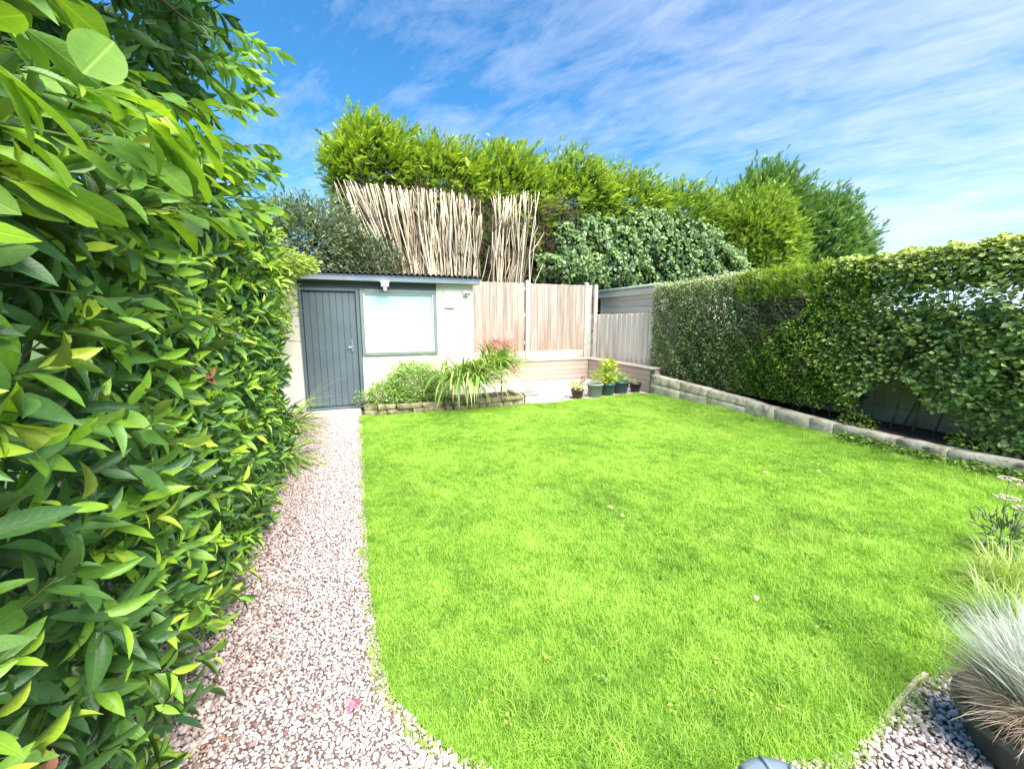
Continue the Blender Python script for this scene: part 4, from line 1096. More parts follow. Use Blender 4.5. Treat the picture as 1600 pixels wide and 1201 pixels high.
# ivy-clad mass
ivy = thing('ivy_covered_shrub', 'large dark shrub smothered in ivy above the fence and neighbouring shed', 'shrub', (9.3, 11.6, 0))
lv = Leaves()
def ivymass(x0, x1, zt, zb, n, seed, yf=11.3):
    X = rs.uniform(x0, x1, n); f = (X-x0)/(x1-x0)
    top = zt(f); bot = zb(f); Z = bot + (top-bot)*rs.uniform(0, 1, n)
    q = np.abs((Z-bot)/(top-bot)*2-1)
    Yv = yf + .9*q**3 + .45*snoise(X, Z, 1.3, seed) + .22*snoise(X, Z, 4, seed) + np.abs(rs.normal(0, .16, n))
    P = np.stack([X, Yv, Z+.16*snoise(X, Z, 1.6, 2)+.1*snoise(X, Z, 4, 2)], 1)
    D = np.stack([rs.normal(.1, .5, n), rs.normal(-.35, .3, n), rs.normal(-.55, .45, n)], 1)
    U = np.stack([rs.normal(0, .4, n), np.full(n, -1.), rs.normal(.65, .4, n)], 1)
    L = rs.uniform(.08, .14, n)
    return P, D, U, L, L*.85, np.clip(rs.beta(2, 2.2, n), 0, 1), rs.randint(0, 97, n)
lv.extend(*ivymass(5.9, 13.6, lambda f: 3.9+1.35*np.sin(PI*np.clip(f*.82+.12, 0, 1))**.7, lambda f: 2.1+.5*np.clip(.25-f, 0, 1)*3, 9500, 1.0))
lv.extend(*ivymass(5.1, 7.6, lambda f: 3.35+.7*f, lambda f: 2.75-.3*f, 1500, 2.0, 11.0))
foliage(ivy, lv, T_S, MAT['ivy'])
lv = Leaves(); blob(lv, (9.8, 12.3, 3.3), (4.1, .7, 1.75), 4200, .34, .24, (0, .2), .3, (0, 0, .2))
arr = lv.arrays(); me = build_leaves(arr, T_S, MAT['ivy'], 'inner_foliage'); me.transform(Matrix.Translation((-9.3, -11.6, 0))); o = link('inner_foliage', me, ivy); o['kind'] = 'stuff'
for i, x in enumerate((5.55, 6.0, 6.45, 6.75, 8.1, 10.0)):
    m_ = MB().tube([(x-9.3, .1, 0), (x-9.3+rs.normal(0, .04), .1, 1.6), (x-9.3+rs.normal(0, .12), .15, 3.4)], [.07, .06, .04], 8); m_.obj('trunk', MAT['trunk'], ivy)

# ------------------------------------------------------------------ cut-back bare stems above the shed
def stems_clump(label, base_x, top_x, ztop, n, Y=11.1, fan=1.0, seed=0, twn=1300):
    r = np.random.RandomState(seed)
    root = thing('bare_stem_clump', label, 'cut-back tree', (sum(base_x)/2, Y, 0), 0, 'cut-back clumps of bare stems behind the shed and fence')
    ox = sum(base_x)/2; tw = MB(); paths = []
    for i in range(n):
        f = (i + r.uniform(-.35, .35)) / max(n-1, 1)
        bx = base_x[0] + (base_x[1]-base_x[0])*f - ox; tx = top_x[0] + (top_x[1]-top_x[0])*(max(0, f)**fan+r.uniform(-.05, .05)) - ox
        zt = ztop[0] + (ztop[1]-ztop[0])*f + r.normal(0, .05) - (r.uniform(.2, .9) if r.rand() < .15 else 0)
        dy = r.uniform(-.22, .22); rad = r.uniform(.012, .026) * (1.4 if r.rand() < .25 else 1)
        pts, wob = [], r.normal(0, .035)
        for j in range(7):
            g = j/6; z = zt*g
            gg = max(0, (z-1.9)/(zt-1.9)); e_ = gg**.85
            pts.append(V3(bx*1.0 + (tx-bx)*e_ + wob*math.sin(g*9+i) + r.normal(0, .026), dy*(.3+.7*g), z))
        paths.append(pts)
        MB().tube(pts, [rad*(1.5-.95*j/6) for j in range(7)], 6).obj('stem', MAT['stem'], root)
    for i in range(int(n*4.2)):   # forks and side stems
        pts = paths[r.randint(n)]; j = r.randint(2, 6); p = pts[j]; q = pts[-1]
        e_ = V3(p[0] + (q[0]-p[0])*1.0 + r.normal(0, .13), p[1]+r.normal(0, .08), min(q[2]+.02, p[2] + r.uniform(.6, 2.0)))
        m0 = (p+e_)/2 + V3(r.normal(0, .05), -.03, 0)
        MB().tube([p, m0, e_], [.013, .010, .005], 5).obj('side_stem', MAT['stem'], root)
    for i in range(twn):
        pts = paths[r.randint(n)]; j = r.randint(2, 7); p = pts[min(j, 6)] + V3(0, 0, r.uniform(-.3, 0))
        e_ = p + V3(r.normal(0, .13), r.uniform(-.02, .3), r.uniform(.1, .5))
        if e_[2] > ztop[0]+.12: continue
        tw.tube([p, e_], [.005, .002], 3, cap=False)
    o = tw.obj('twigs', MAT['twigmat'], root); o['kind'] = 'stuff'
    return root
stems_clump('fan of cut-back bare pale stems leaning left above the shed roof', (1.05, 1.85), (-.30, 1.65), (4.72, 4.76), 30, seed=1, fan=.72)
stems_clump('dense upright cut-back bare stems in the middle above the shed roof', (1.95, 2.62), (1.70, 2.60), (4.78, 4.80), 19, seed=2)
stems_clump('narrow group of cut-back bare stems above the right corner of the shed', (2.70, 3.20), (2.70, 3.32), (4.70, 4.60), 12, seed=3)
stems_clump('isolated upright cut-back bare stems above the left part of the timber fence', (3.60, 4.55), (3.62, 4.85), (4.72, 5.0), 15, seed=4)
# shadowy brown thicket behind the stems
th = thing('twiggy_thicket', 'dark brown twiggy undergrowth between and behind the bare stems', 'thicket', (3, 12, 0))
m_ = MB()
for i in range(5200):
    p = V3(rs.uniform(.3, 6.6), rs.uniform(11.6, 12.7), rs.uniform(1.2, 4.9)); e_ = p + V3(rs.normal(0, .3), rs.normal(0, .15), rs.normal(.25, .3))
    m_.tube([p, e_], [.009, .004], 3, cap=False)
me = m_.mesh('twigs', MAT['twigmat']); me.transform(Matrix.Translation((-3, -12, 0))); o = link('twigs', me, th); o['kind'] = 'stuff'
lv = Leaves(); 
n = 6500; P = np.stack([rs.uniform(-.2, 7.0, n), rs.uniform(12.0, 13.4, n), rs.uniform(.3, 4.9, n)], 1)
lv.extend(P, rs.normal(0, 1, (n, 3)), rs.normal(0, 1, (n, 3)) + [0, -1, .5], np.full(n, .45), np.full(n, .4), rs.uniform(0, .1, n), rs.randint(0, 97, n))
arr = lv.arrays(); me = build_leaves(arr, T_F[:2] + T_S, MAT['conifer'], 'foliage'); me.transform(Matrix.Translation((-3, -12, 0))); o = link('foliage', me, th); o['kind'] = 'stuff'

# ------------------------------------------------------------------ right-hand mixed hedge
def hx(Y, z): return 5.95 + .07*snoise(Y, z, 1.6, .7) + .04*snoise(Y, z, 5, 2.2) + .10*np.clip(.8-z, 0, 1)
def hedge_part(lv, y0, y1, z0, z1, n, L, W, sh, depth=.35, mask=None, D=(-.8, -.1, .2), U=(-.4, -.1, 1), jit=.5, bulge=0.0, ztopn=.06, upn=.45, edge=0.0):
    Y = rs.uniform(y0-edge, y1+edge, n); z = rs.uniform(0, 1, n)
    zt = (z1 if not callable(z1) else z1(Y)) + ztopn*(snoise(Y, Y*0, 4, 1.1) + .6*snoise(Y, Y*0, 13, .4)); zb = z0 if not callable(z0) else z0(Y)
    Z = zb + (zt-zb)*z
    dp = np.abs(rs.normal(0, depth, n))
    topm = rs.rand(n) < .22
    Z = np.where(topm, zt - np.abs(rs.normal(0, .04, n)), Z); dp = np.where(topm, rs.uniform(0, .85, n), dp)
    X = hx(Y, Z) + dp - bulge*np.sin(PI*np.clip((Y-y0)/(y1-y0), 0, 1))*np.sin(PI*np.clip((Z-zb)/(zt-zb), 0, 1)) + .1*np.clip((Z-zt+.15)/.15, 0, 1)
    P = np.stack([X, Y, Z], 1)
    Dv = np.array(D) + rs.normal(0, jit, (n, 3)); Uv = np.array(U) + rs.normal(0, upn, (n, 3))
    Dv[topm] += (.4, 0, .6)
    m = np.ones(n, bool) if mask is None else mask(X, Y, Z, dp)
    l = L*rs.uniform(.6, 1.25, n)
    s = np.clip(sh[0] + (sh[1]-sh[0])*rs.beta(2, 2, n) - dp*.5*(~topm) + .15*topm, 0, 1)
    lv.extend(P[m], Dv[m], Uv[m], l[m], (l*W/L)[m], s[m], rs.randint(0, 97, n)[m])
def hstems(root, org, y0, y1, n, z0=.15, z1=1.9, x=6.25, r0=.012, mat='bark', lean=.25, sx=.12, forks=4, name='stem'):
    for i in range(n):
        yb = rs.uniform(y0, y1); xb = x + rs.uniform(-sx, sx)
        p = [V3(xb, yb, z0-.03)]
        dy, dx = rs.normal(0, lean), rs.normal(-.1, .12)
        for j in range(4): p.append(p[-1] + V3(dx*.3+rs.normal(0, .03), dy*.45+rs.normal(0, .05), (z1-z0)/4))
        m_ = MB().tube(p, [r0, r0*.85, r0*.7, r0*.5, r0*.3], 6)
        for q in range(forks):
            k_ = rs.randint(1, 4); a_ = p[k_]; m_.tube([a_, a_+V3(rs.normal(-.12, .1), rs.normal(0, .22), .2), a_+V3(rs.normal(-.22, .15), rs.normal(0, .35), .45)], [r0*.5, r0*.35, r0*.15], 5)
        me = m_.mesh(name, MAT[mat]); me.transform(Matrix.Translation(-Vector(org))); link(name, me, root)

h1 = thing('clipped_hedge', 'clipped dark small-leaved hedge beside the bench, far end of the right side', 'hedge', (6.3, 6.1, 0))
lv = Leaves()
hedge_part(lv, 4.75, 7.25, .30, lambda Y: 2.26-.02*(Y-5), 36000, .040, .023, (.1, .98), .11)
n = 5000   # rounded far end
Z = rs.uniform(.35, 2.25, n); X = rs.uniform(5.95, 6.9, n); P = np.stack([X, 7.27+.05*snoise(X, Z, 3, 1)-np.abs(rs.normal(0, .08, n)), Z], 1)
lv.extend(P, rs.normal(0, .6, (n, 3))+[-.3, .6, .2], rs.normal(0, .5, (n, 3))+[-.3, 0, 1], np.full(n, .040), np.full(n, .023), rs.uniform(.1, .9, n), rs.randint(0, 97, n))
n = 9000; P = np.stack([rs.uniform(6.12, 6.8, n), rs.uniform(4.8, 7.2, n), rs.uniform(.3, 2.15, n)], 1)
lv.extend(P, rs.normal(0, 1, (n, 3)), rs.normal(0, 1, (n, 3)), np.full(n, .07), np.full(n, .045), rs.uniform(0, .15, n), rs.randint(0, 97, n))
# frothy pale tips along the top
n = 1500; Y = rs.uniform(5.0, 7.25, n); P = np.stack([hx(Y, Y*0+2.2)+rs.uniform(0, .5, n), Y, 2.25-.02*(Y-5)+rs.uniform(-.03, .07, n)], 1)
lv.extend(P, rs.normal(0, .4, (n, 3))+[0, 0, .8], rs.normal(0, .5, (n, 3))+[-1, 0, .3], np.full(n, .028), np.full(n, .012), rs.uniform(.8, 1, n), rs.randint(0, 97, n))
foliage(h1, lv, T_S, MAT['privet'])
hstems(h1, (6.3, 6.1, 0), 5.1, 7.1, 9)

h2 = thing('thinning_hedge_conifer', 'conifer hedge section with fresh green top and bare brown twiggy patch', 'hedge', (6.3, 4.6, 0))
lv = Leaves()
hedge_part(lv, 3.9, 5.1, 1.80, 2.24, 4200, .10, .06, (.35, .95), .14, D=(-.4, -.1, .8), U=(-1, 0, .4), edge=.1)
hedge_part(lv, 4.2, 5.1, .3, 1.3, 5000, .09, .06, (.0, .35), .16, D=(-.6, -.1, .4), U=(-1, 0, .4), edge=.05)
foliage(h2, lv, T_F[:3], MAT['yellow'])
lv = Leaves()
hedge_part(lv, 4.15, 5.0, 1.1, 1.95, 4200, .045, .026, (.0, .6), .16)
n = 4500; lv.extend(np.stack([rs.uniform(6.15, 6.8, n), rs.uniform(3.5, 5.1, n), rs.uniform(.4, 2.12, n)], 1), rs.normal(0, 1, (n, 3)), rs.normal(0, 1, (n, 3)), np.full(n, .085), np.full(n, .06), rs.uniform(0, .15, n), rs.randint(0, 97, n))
arr = lv.arrays(); me = build_leaves(arr, T_S, MAT['privet'], 'inner_foliage'); me.transform(Matrix.Translation((-6.3, -4.6, 0))); o = link('inner_foliage', me, h2); o['kind'] = 'stuff'
m_ = MB()
for i in range(2600):
    Y = rs.uniform(3.95, 5.05); z = rs.uniform(.5, 2.1); p = V3(hx(Y, z)+rs.uniform(.0, .35), Y, z); e_ = p + V3(rs.normal(-.08, .05), rs.normal(0, .07), rs.normal(.08, .06))
    m_.tube([p, e_], [.003, .0012], 3, cap=False)
me = m_.mesh('twigs', MAT['stickbrown']); me.transform(Matrix.Translation((-6.3, -4.6, 0))); o = link('twigs', me, h2); o['kind'] = 'stuff'
hstems(h2, (6.3, 4.6, 0), 4.1, 5.0, 6)

h3 = thing('bright_green_shrub', 'bright yellow green fine-leaved shrub spilling over the middle of the low wall', 'shrub', (6.3, 4.0, 0))
lv = Leaves()
hedge_part(lv, 3.55, 4.75, lambda Y: .28+.0*Y, lambda Y: 1.55+.5*np.clip(4.3-Y, 0, 1), 17000, .046, .024, (.05, 1.0), .14, edge=.25, bulge=.14, D=(-.9, 0, .1), mask=lambda X, Y, Z, d: (snoise(Y, Z, 3, 1.0)+.35*rs.normal(0, 1, len(Y)) > -.55))
hedge_part(lv, 3.3, 3.95, 1.5, 2.26, 7000, .050, .026, (.2, .95), .14)
hedge_part(lv, 2.6, 5.6, .5, 2.2, 3500, .046, .024, (.1, .9), .10, mask=lambda X, Y, Z, d: snoise(Y, Z, 5, 4.0) > .35)
foliage(h3, lv, T_S, MAT['lonicera'])
hstems(h3, (6.3, 4.0, 0), 3.5, 4.6, 7)

hz_m = lambda a, b_: (lambda X, Y, Z, d: (snoise(Y, Z, 2.6, a) + .22*rs.normal(0, 1, len(Y)) > b_) | (Z > 2.02))
h4 = thing('hazel_hedge', 'loose round-leaved hedge with gaps, showing the dark panel fence beneath', 'hedge', (6.3, 2.9, 0))
lv = Leaves()
hedge_part(lv, 2.15, 3.75, lambda Y: .66+.16*np.sin(Y*7), lambda Y: 2.28+.0*Y, 17000, .054, .045, (.1, .95), .20, mask=lambda X, Y, Z, d: ((snoise(Y, Z, 2.4, 3.3)+.3*rs.normal(0, 1, len(Y)) > -.25) & ~((np.abs(Z-1.76) < .07) & (Y < 2.9) & (rs.rand(len(Y)) < .5))) | (Z > 2.0), D=(-.8, 0, -.1), U=(-.35, -.1, 1), jit=.45, upn=.3)
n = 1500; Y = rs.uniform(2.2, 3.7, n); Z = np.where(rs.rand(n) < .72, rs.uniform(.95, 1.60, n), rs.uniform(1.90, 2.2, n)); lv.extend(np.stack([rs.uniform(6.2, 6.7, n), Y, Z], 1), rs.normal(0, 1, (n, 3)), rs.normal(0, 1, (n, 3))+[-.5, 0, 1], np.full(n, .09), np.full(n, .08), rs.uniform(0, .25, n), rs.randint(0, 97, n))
foliage(h4, lv, T_R, MAT['hazel'], 150)
hstems(h4, (6.3, 2.9, 0), 2.3, 3.6, 7, r0=.013, lean=.22, x=6.35, forks=3)

h5 = thing('drooping_hazel', 'round-leaved shrub hanging down to the low wall at the right edge', 'shrub', (6.3, 1.6, 0))
lv = Leaves()
hedge_part(lv, .9, 2.35, lambda Y: .26+.12*np.sin(Y*9), lambda Y: 2.32+.0*Y, 16000, .056, .047, (.1, 1.0), .18, bulge=.10, mask=lambda X, Y, Z, d: ((snoise(Y, Z, 2.4, 5.1)+.3*rs.normal(0, 1, len(Y)) > -.30) & ~((np.abs(Z-1.72) < .07) & (rs.rand(len(Y)) < .4)) & ~((Z < .8) & (rs.rand(len(Y)) < .25))) | (Z > 2.02), D=(-.8, 0, -.2), U=(-.35, -.1, 1), jit=.45, upn=.3)
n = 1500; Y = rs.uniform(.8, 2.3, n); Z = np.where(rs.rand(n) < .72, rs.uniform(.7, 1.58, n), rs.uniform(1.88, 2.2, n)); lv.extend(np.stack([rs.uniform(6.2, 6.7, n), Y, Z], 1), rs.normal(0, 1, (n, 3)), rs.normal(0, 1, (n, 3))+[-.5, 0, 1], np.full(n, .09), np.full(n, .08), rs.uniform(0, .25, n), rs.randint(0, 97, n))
foliage(h5, lv, T_R, MAT['hazel'], 150)
hstems(h5, (6.3, 1.6, 0), 1.0, 2.3, 7, r0=.014, lean=.35, x=6.3)
# low ivy weeds on the wall top under the hazel
for (yb, lab) in ((3.22, 'small leafy weed on top of the low wall under the hazel'), (2.15, 'dark low weed at the wall foot under the drooping hazel')):
    wd_ = thing('weed', lab, 'weed', (5.98, yb, .16))
    lv = Leaves(); blob(lv, (5.98, yb, .22), (.10, .22, .10), 170, .05, .03, (.2, .7), .2, (-.4, 0, .3)); foliage(wd_, lv, T_S, MAT['lonicera'])

gi_ = thing('ground_ivy', 'dark green low creeping weeds along the lawn side of the wall foot, near end', 'weed', (5.7, 2.4, 0))
lv = Leaves(); n = 1500; Y = rs.uniform(1.0, 3.3, n); xw = np.array([wl(max(.95, q))[0] for q in Y])
lv.extend(np.stack([xw - np.abs(rs.normal(.02, .10, n)), Y, rs.uniform(.02, .09, n)+.03*snoise(Y, Y, 5, 1)], 1), rs.normal(0, 1, (n, 3))*[1, 1, .3], rs.normal(0, .3, (n, 3))+[-.3, 0, 1], np.full(n, .045), np.full(n, .035), rs.uniform(.0, .7, n), rs.randint(0, 97, n))
o = foliage(gi_, lv, T_S, MAT['lonicera'])

# ------------------------------------------------------------------ plants in the raised bed
bs = thing('bushy_shrub', 'rounded light green bushy shrub in the stone bed below the window', 'shrub', (.85, 7.0, .12))
lv = Leaves()
blob(lv, (.86, 7.0, .42), (.46, .28, .40), 5200, .05, .024, (.15, 1), .35, (0, -.1, .6), seed=1, lump=.22, zmin=.12)
blob(lv, (.42, 6.96, .25), (.36, .22, .24), 2400, .05, .024, (.15, 1), .35, (0, -.1, .5), seed=2, lump=.25, zmin=.12)
blob(lv, (1.30, 6.98, .34), (.28, .22, .27), 1800, .05, .024, (.15, 1), .35, (0, -.1, .5), seed=3, lump=.25, zmin=.12)
for i in range(60):
    a = rs.uniform(0, 6.28); P = V3(.8+.5*math.cos(a)*rs.rand()**.3, 7+.2*math.sin(a), .55+rs.uniform(0, .2))
    for q in range(6): lv.add(P+V3(rs.normal(0, .01), 0, q*.022), rvec(1)+V3(0, 0, .8), V3(0, -1, .6), .03, .014, rs.uniform(.6, 1), q)
foliage(bs, lv, T_S, MAT['bush'])
hstems(bs, (.85, 7.0, .12), .0, .0, 0)

def strap_plant(name, label, base, n, L, W, dirs, mat='strap', shade=(.2, .8), dead=.1, droop=1.0, cat='plant', seed=0, z0=.0, spread=.06, el=(35, 82)):
    r = np.random.RandomState(seed)
    root = thing(name, label, cat, base)
    for i in range(n):
        a = R(r.uniform(*dirs)); l = L*r.uniform(.6, 1.1); elv = R(r.uniform(*el))
        nseg = 8; V, UV, F = [], [], []
        p = V3(r.normal(0, spread), r.normal(0, spread), z0); v = V3(math.cos(a)*math.cos(elv), math.sin(a)*math.cos(elv), math.sin(elv))
        sd = V3(-math.sin(a), math.cos(a), 0)
        w_ = W*r.uniform(.6, 1.15)
        for j in range(nseg+1):
            f = j/nseg; ww = w_*min(1, (1-f)*2.0)*min(1, .5+f*2)*.5
            up_ = np.cross(v, sd); up_ = up_/np.linalg.norm(up_)
            V += [p-sd*ww-up_*ww*.5*-1, p, p+sd*ww+up_*ww*.5]; UV += [(f, -1), (f, 0), (f, 1)]
            p = p + v*l/nseg; v = v + V3(0, 0, -.30*droop*(f+.25)); v = v/np.linalg.norm(v)
        for j in range(nseg):
            k_ = 3*j; F += [(k_, k_+3, k_+4, k_+1), (k_+1, k_+4, k_+5, k_+2)]
        V = np.array(V); V[:, 2] = np.maximum(V[:, 2], .004-base[2])
        s = r.uniform(.9, 1) if r.rand() < dead else r.uniform(*shade)
        me = mesh_np('leaf', V, [q for f in F for q in f], np.arange(len(F))*4, np.full(len(F), 4), MAT[mat], np.full(len(V), s), np.array(UV))
        link('leaf', me, root)
    return root
strap_plant('strap_leaved_plant', 'big clump of arching striped strap leaves flopping over the stone bed', (1.72, 6.64, .06), 210, .92, .040, (175, 365), dead=.14, seed=1, spread=.17, z0=.46, droop=1.5, el=(5, 65))
strap_plant('strap_leaved_plant', 'upright upper clump of strap leaves beside the red maple', (2.26, 6.82, .15), 190, .72, .036, (170, 390), dead=.08, seed=2, spread=.11, z0=.50, droop=1.35, el=(15, 75))
# red maple
rm = thing('red_maple', 'small red-leaved maple in front of the fence corner by the shed', 'shrub', (2.55, 7.3, .0))
lv = Leaves()
blob(lv, (2.50, 7.3, 1.02), (.33, .22, .15), 900, .05, .017, (.2, 1), .2, (.1, -.2, -.1), seed=1, lump=.3)
blob(lv, (2.78, 7.25, .72), (.14, .15, .30), 260, .05, .018, (.2, .9), .2, (.1, -.2, -.2), seed=2, lump=.3)
foliage(rm, lv, T_S, MAT['red'])
m_ = MB()
m_.tube([(0, 0, 0), (.02, 0, .5), (-.03, 0, .95)], [.014, .011, .006], 6)
for i in range(9): m_.tube([(0, 0, .5+.05*i), (rs.normal(0, .1), rs.normal(0, .05), .75+.03*i), (rs.normal(0, .24), rs.normal(0, .1), 1.0)], [.007, .005, .002], 5)
m_.obj('trunk', MAT['bark'], rm)

# stone planter
sp_ = thing('stone_planter', 'small square pale stone planter at the corner of the gravel patio', 'planter', (2.93, 6.80, 0))
m_ = MB().box(-.13, .13, -.11, .11, 0, .17, .012).box(-.145, .145, -.125, -.085, .17, .215, .008).box(-.145, .145, .085, .125, .17, .215, .008).box(-.145, -.105, -.084, .084, .17, .215, .008).box(.105, .145, -.084, .084, .17, .215, .008)
m_.obj('body', MAT['stonepot'], sp_)
MB().box(-.104, .104, -.084, .084, .171, .195).obj('soil', MAT['soil'], sp_)
lv = Leaves(); blob(lv, (2.93, 6.80, .24), (.10, .08, .05), 60, .04, .008, (.0, .6), .1, (0, 0, .4)); foliage(sp_, lv, T_S, MAT['dead'], mass='dry_stalks')

# pots on the patio
def pot(name, label, loc, r0, r1, h, mat, plant=None, ph=.2, pr=.14, n=200, L=.06, W=.03, pm='potplant', sh=(.2, 1), seed=0, rim=.012):
    t_ = thing(name, label, 'plant pot', loc, 0, 'pots lined up on the gravel beside the bench')
    MB().lathe([(r0*.96, 0), (r0, .005), (r1, h-.035), (r1+rim, h-.033), (r1+rim, h), (r1-.006, h), (r1-.012, h-.03)], 28).obj('body', MAT[mat], t_)
    MB().lathe([(r1-.02, h-.045), (r1-.013, h-.028)], 20).obj('soil', MAT['soil'], t_)
    if plant:
        p_ = thing(plant[0], plant[1], 'plant', (loc[0], loc[1], loc[2]+h-.03))
        lv = Leaves()
        blob(lv, (loc[0], loc[1], loc[2]+h+ph*.45), (pr, pr*.8, ph*.6), n, L, W, sh, .1, (0, 0, .5), seed=seed, lump=.25, zmin=loc[2]+h-.03)
        foliage(p_, lv, T_W, MAT[pm])
        m_ = MB()
        for i in range(7): m_.tube([(rs.normal(0, .015), rs.normal(0, .015), -.01), (rs.normal(0, pr*.4), rs.normal(0, pr*.3), ph*.7)], [.004, .002], 5)
        o = m_.obj('stalks', MAT['greenstem'], p_); o['kind'] = 'stuff'
pot('plant_pot', 'small dark brown pot, leftmost of the row on the patio', (3.96, 6.86, 0), .085, .115, .19, 'pot_rust', ('low_yellow_plant', 'low yellow plant with a red tuft in the leftmost brown pot'), .12, .15, 110, .07, .022, seed=1, sh=(.5, 1))
pot('plant_pot', 'grey pot, second from left in the row', (4.38, 6.90, 0), .12, .155, .27, 'pot_grey', ('wispy_yellow_plant', 'wispy yellow green plant in the grey pot'), .22, .16, 200, .06, .014, seed=2, sh=(.3, .9))
pot('plant_pot', 'teal glazed pot, in the middle of the row', (4.72, 6.96, 0), .105, .14, .25, 'pot_teal', ('tall_lime_plant', 'tallest lime green leafy plant in the middle teal pot'), .46, .20, 330, .085, .045, seed=3, sh=(.3, 1))
pot('plant_pot', 'wide blue green glazed pot, right of the teal one', (5.12, 7.10, 0), .135, .165, .25, 'pot_navy', ('low_green_plant', 'low spreading green plant in the wide blue green pot'), .14, .19, 230, .06, .02, pm='bush', seed=4)
pot('plant_pot', 'small black pot, rightmost in the row next to the bench end', (5.47, 7.06, 0), .085, .115, .20, 'pot_black', ('sparse_seedling', 'sparse small seedling in the black pot by the bench'), .06, .08, 30, .04, .015, seed=5)
pot('plant_pot', 'black pot hidden behind the teal and blue green pots', (4.96, 7.28, 0), .11, .14, .25, 'pot_black')
lv = Leaves(); rt = thing('red_flower_spike', 'small dark red flower spike beside the leftmost pot', 'flower', (4.14, 6.97, .0))
blob(lv, (4.14, 6.97, .34), (.04, .03, .09), 70, .035, .02, (0, .7), .1, (0, 0, .4)); foliage(rt, lv, T_S, MAT['red'])
MB().tube([(0, 0, 0), (0, 0, .3)], .005, 5).obj('stalk', MAT['bark'], rt)

# strap plants leaning over the path
strap_plant('path_side_plant', 'nearer arching green strap-leaved plant leaning over the gravel path', (-.84, 4.75, 0), 26, .66, .036, (-75, 50), dead=.08, seed=5, droop=1.3, el=(15, 50), shade=(.2, .75))
strap_plant('path_side_plant', 'far arching strap-leaved plant at the hedge end near the shed door', (-.98, 6.0, 0), 44, .86, .034, (-85, 50), dead=.15, seed=6, droop=1.2, el=(25, 68), shade=(.3, .85))
strap_plant('dry_grass_stalks', 'thin dry straw stalks arching in front of the shed door', (-.85, 6.4, .1), 9, 1.0, .010, (-40, 20), dead=1.0, seed=7, droop=.65, cat='dry stalks')
lsh = thing('hedge_end_shrub', 'mixed leafy shrub filling the end of the laurel hedge near the shed', 'shrub', (-1.3, 5.4, 0))
lv = Leaves()
for i in range(520):
    Y = rs.uniform(4.6, 6.5); z = rs.uniform(.1, 2.0-.2*(Y-4.6)); X = -.95-.10*(Y-4.6) - rs.exponential(.08)
    shoot(lv, V3(X, Y, z), V3(1, rs.normal(-.1, .4), rs.normal(.3, .4)), 6, .10, .036, rs.uniform(.1, .5), rs.uniform(.3, .9), 80, 28, .12, droop=.15)
foliage(lsh, lv, T_L, MAT['laurel'], 60)
wd_ = thing('weed', 'little pale weed growing at the right foot of the shed door', 'weed', (.0, 7.36, 0))
lv = Leaves(); blob(lv, (-.02, 7.3, .2), (.09, .05, .12), 70, .04, .022, (.3, .9), .1, (0, 0, .5)); foliage(wd_, lv, T_S, MAT['bush'])

# ------------------------------------------------------------------ foreground: fescue pot, grasses, flowers
px, py, ph_, pr_ = 2.09, .47, .165, .215
fp = thing('plant_pot', 'large dark green plastic bowl pot in the bottom right corner', 'plant pot', (px, py, 0))
MB().lathe([(pr_*.66, .0), (pr_*.70, .004), (pr_*.95, ph_-.03), (pr_*1.0, ph_-.028), (pr_*1.015, ph_-.012), (pr_*1.0, ph_), (pr_*.95, ph_), (pr_*.93, ph_-.03)], 64).obj('body', MAT['pot_green'], fp)
MB().lathe([(pr_*.90, ph_-.04), (pr_*.925, ph_-.026)], 32).obj('soil', MAT['soil'], fp)
fe = thing('fescue_grass', 'dome of blue fescue grass with tan lower blades in the dark green pot', 'ornamental grass', (px, py, ph_+.01))
V, F, Sh = [], [], []
n = 7500
for i in range(n):
    a = rs.uniform(0, 6.28); el = math.asin(rs.uniform(-.05, 1.0)); L = rs.uniform(.27, .41)
    d = V3(math.cos(a)*math.cos(el), math.sin(a)*math.cos(el), math.sin(el)+.25)
    d /= np.linalg.norm(d); p = V3(rs.normal(0, .035), rs.normal(0, .035), .0)
    sd = norm(np.cross(d, rvec(1)+V3(0, 0, .5))); w_ = rs.uniform(.0010, .0019)
    low = el < .72
    if low: L *= rs.uniform(.45, .72)
    s = rs.uniform(0, .38) if low and rs.rand() < .88 else (rs.uniform(.5, 1) if rs.rand() < .93 else rs.uniform(.1, .3))
    k_ = len(V); v = d.copy()
    for j in range(5):
        f = j/4; ww = w_*(1, 1, .8, .5, 0)[j]
        if j < 4: V += [p-sd*ww, p+sd*ww]; Sh += [max(0, s - (.25 if f < .3 and s > .5 else 0))]*2
        else: V.append(p); Sh.append(s)
        p = p + v*L/4; v = v + V3(0, 0, -.14 if not low else -.20); v /= np.linalg.norm(v)
    F += [(k_, k_+1, k_+3, k_+2), (k_+2, k_+3, k_+5, k_+4), (k_+4, k_+5, k_+7, k_+6), (k_+6, k_+7, k_+8)]
ft = [len(f) for f in F]
me = mesh_np('blades', np.array(V), [q for f in F for q in f], np.concatenate([[0], np.cumsum(ft)[:-1]]), ft, MAT['fescue'], Sh)
o = link('blades', me, fe); o['kind'] = 'stuff'

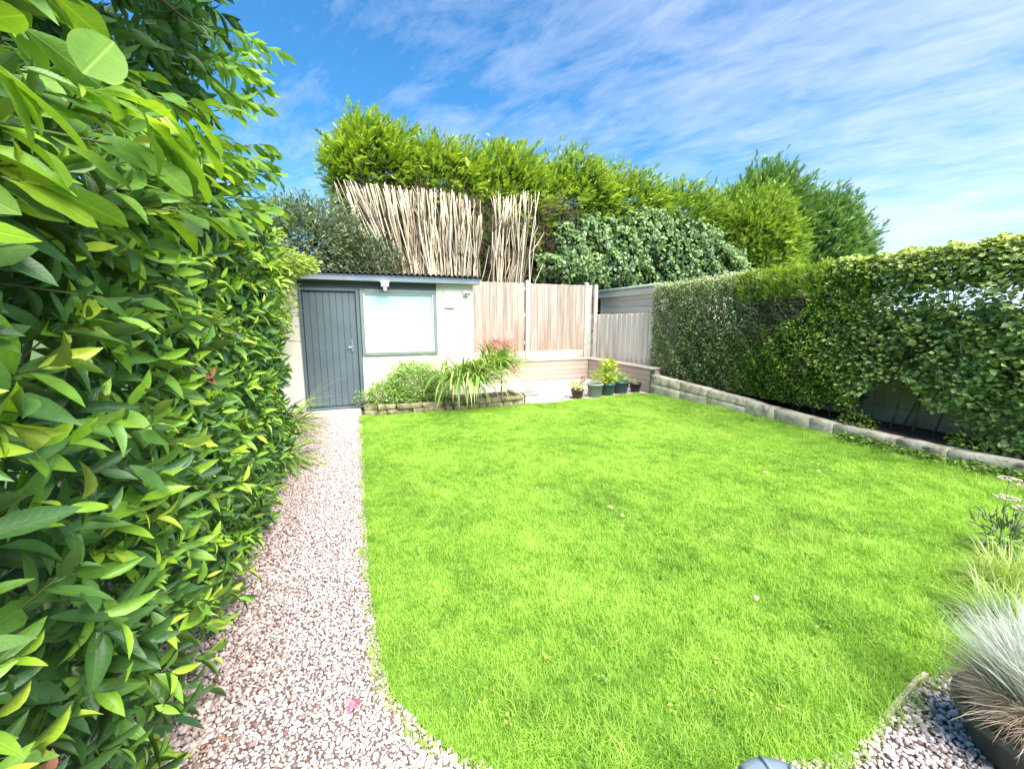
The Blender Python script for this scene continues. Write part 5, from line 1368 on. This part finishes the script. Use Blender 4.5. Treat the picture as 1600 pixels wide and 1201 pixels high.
def grass_clump(label, loc, n, L, W, mat, sh, seed, cat='ornamental grass', name='grass_clump', lean=(0, 0)):
    r = np.random.RandomState(seed); root = thing(name, label, cat, loc); V, F, Sh = [], [], []
    for i in range(n):
        a = r.uniform(0, 6.28); el = R(r.uniform(25, 85)); l = L*r.uniform(.6, 1.1)
        v = V3(math.cos(a)*math.cos(el)+lean[0], math.sin(a)*math.cos(el)+lean[1], math.sin(el)); v /= np.linalg.norm(v)
        p = V3(r.normal(0, .05), r.normal(0, .05), 0); sd = V3(-math.sin(a), math.cos(a), 0); s = r.uniform(*sh); k_ = len(V)
        for j in range(6):
            ww = W*(.8, 1, 1, .8, .5, 0)[j]*.5
            if j < 5: V += [p-sd*ww, p+sd*ww]; Sh += [s]*2
            else: V.append(p); Sh.append(s)
            p = p + v*l/5; v = v + V3(0, 0, -.28); v /= np.linalg.norm(v)
        F += [(k_+2*j, k_+2*j+1, k_+2*j+3, k_+2*j+2) for j in range(4)] + [(k_+8, k_+9, k_+10)]
    ft = [len(f) for f in F]
    me = mesh_np('blades', np.array(V), [q for f in F for q in f], np.concatenate([[0], np.cumsum(ft)[:-1]]), ft, MAT[mat], Sh)
    o = link('blades', me, root); o['kind'] = 'stuff'; return root
grass_clump('fine yellow green grass clump behind the fescue pot at the right edge', (2.85, .78, 0), 700, .34, .004, 'strap', (.3, .95), 3)
grass_clump('loose straw coloured grass clump at the right edge of the lawn', (3.3, .95, 0), 600, .34, .004, 'strap', (.5, 1.0), 4)
strap_plant('strap_leaved_plant', 'small yellow green strap plant just behind the fescue at the right edge', (2.62, .62, .05), 16, .34, .020, (60, 240), seed=9, dead=.1, shade=(.4, .8))
fl_ = thing('cream_flowers', 'flat cream flower heads on grey stems at the right edge of the lawn', 'flowers', (3.75, 1.15, 0))
m_ = MB()
for (dx, dy, h) in ((-.05, .0, .42), (.1, .05, .50), (.02, -.06, .36), (.2, 0, .45)):
    m_.tube([(dx*.3, dy*.3, 0), (dx*.7, dy*.7, h*.6), (dx, dy, h)], [.004, .003, .003], 5)
    hb = MB()
    for q in range(60):
        a = rs.uniform(0, 6.28); rr = .055*math.sqrt(rs.rand()); c_ = V3(dx+rr*math.cos(a), dy+rr*math.sin(a), h+.012*(1-rr/.07))
        hb.box(c_[0]-.004, c_[0]+.004, c_[1]-.004, c_[1]+.004, c_[2]-.006, c_[2]+.002)
    o = hb.obj('flower_head', MAT['cream_petal'], fl_)
m_.obj('stems', MAT['greenstem'], fl_)
lv = Leaves(); blob(lv, (3.78, 1.15, .16), (.16, .14, .14), 260, .07, .012, (.2, .8), .1, (0, 0, .6)); foliage(fl_, lv, T_S, MAT['grey'])

# grey blue lidded tub just inside the bottom edge
tb = thing('plastic_tub', 'blue grey ribbed plastic tub lid showing at the bottom edge', 'tub', (1.01, .575, 0))
MB().lathe([(.10, 0), (.105, .01), (.13, .19), (.138, .192), (.142, .205), (.135, .222), (.11, .235), (.05, .24)], 40).obj('body', MAT['bluegrey'], tb)
for q in range(10):
    a = 2*PI*q/10; MB().tube([(.055*math.cos(a), .055*math.sin(a), .241), (.11*math.cos(a), .11*math.sin(a), .238), (.132*math.cos(a), .132*math.sin(a), .226)], [.005, .007, .005], 6).obj('rib', MAT['bluegrey'], tb)

# fallen things on lawn and path
for i, (x, y_, s_, c_, lab) in enumerate(((1.79, 2.58, .045, 'dead', 'larger brown fallen leaf in the middle of the lawn'), (1.92, 1.40, .04, 'cream_petal', 'pale fallen leaf on the near part of the lawn'), (3.64, 2.70, .06, 'dead', 'tan fallen leaf on the right half of the lawn'), (4.15, 2.53, .04, 'dead', 'small fallen leaf on the lawn nearest the low wall'), (1.41, 3.10, .035, 'cream_petal', 'tiny pale fallen leaf left of the others on the lawn'), (1.79, 2.42, .035, 'dead', 'small fallen leaf just in front of the larger brown one'))):
    lv = Leaves(); lv.add(V3(x, y_, .052), V3(rs.normal(), rs.normal(), .05), V3(.1, -.3, 1), s_, s_*.7, .95, 1)
    tag(link('fallen_leaf', build_leaves(lv.arrays(), T_R, MAT[c_], 'fallen_leaf')), lab, 'fallen leaf', 'fallen leaves on the lawn')
pt = thing('fallen_blossom', 'crumpled magenta blossom lying on the gravel path', 'flower', (-.08, 1.52, .012))
for q in range(7):
    lv = Leaves(); lv.add(V3(rs.normal(0, .008), rs.normal(0, .008), .004), V3(rs.normal(), rs.normal(), .5), V3(0, 0, 1)+rvec(.3), .028, .02, .5, q)
    link('petal', build_leaves(lv.arrays(), T_R, MAT['petal'], 'petal'), pt)

tris = sum(len(o.data.polygons) for o in sc.objects if o.type == 'MESH')
print('POLYS', tris, 'OBJECTS', len(sc.objects))
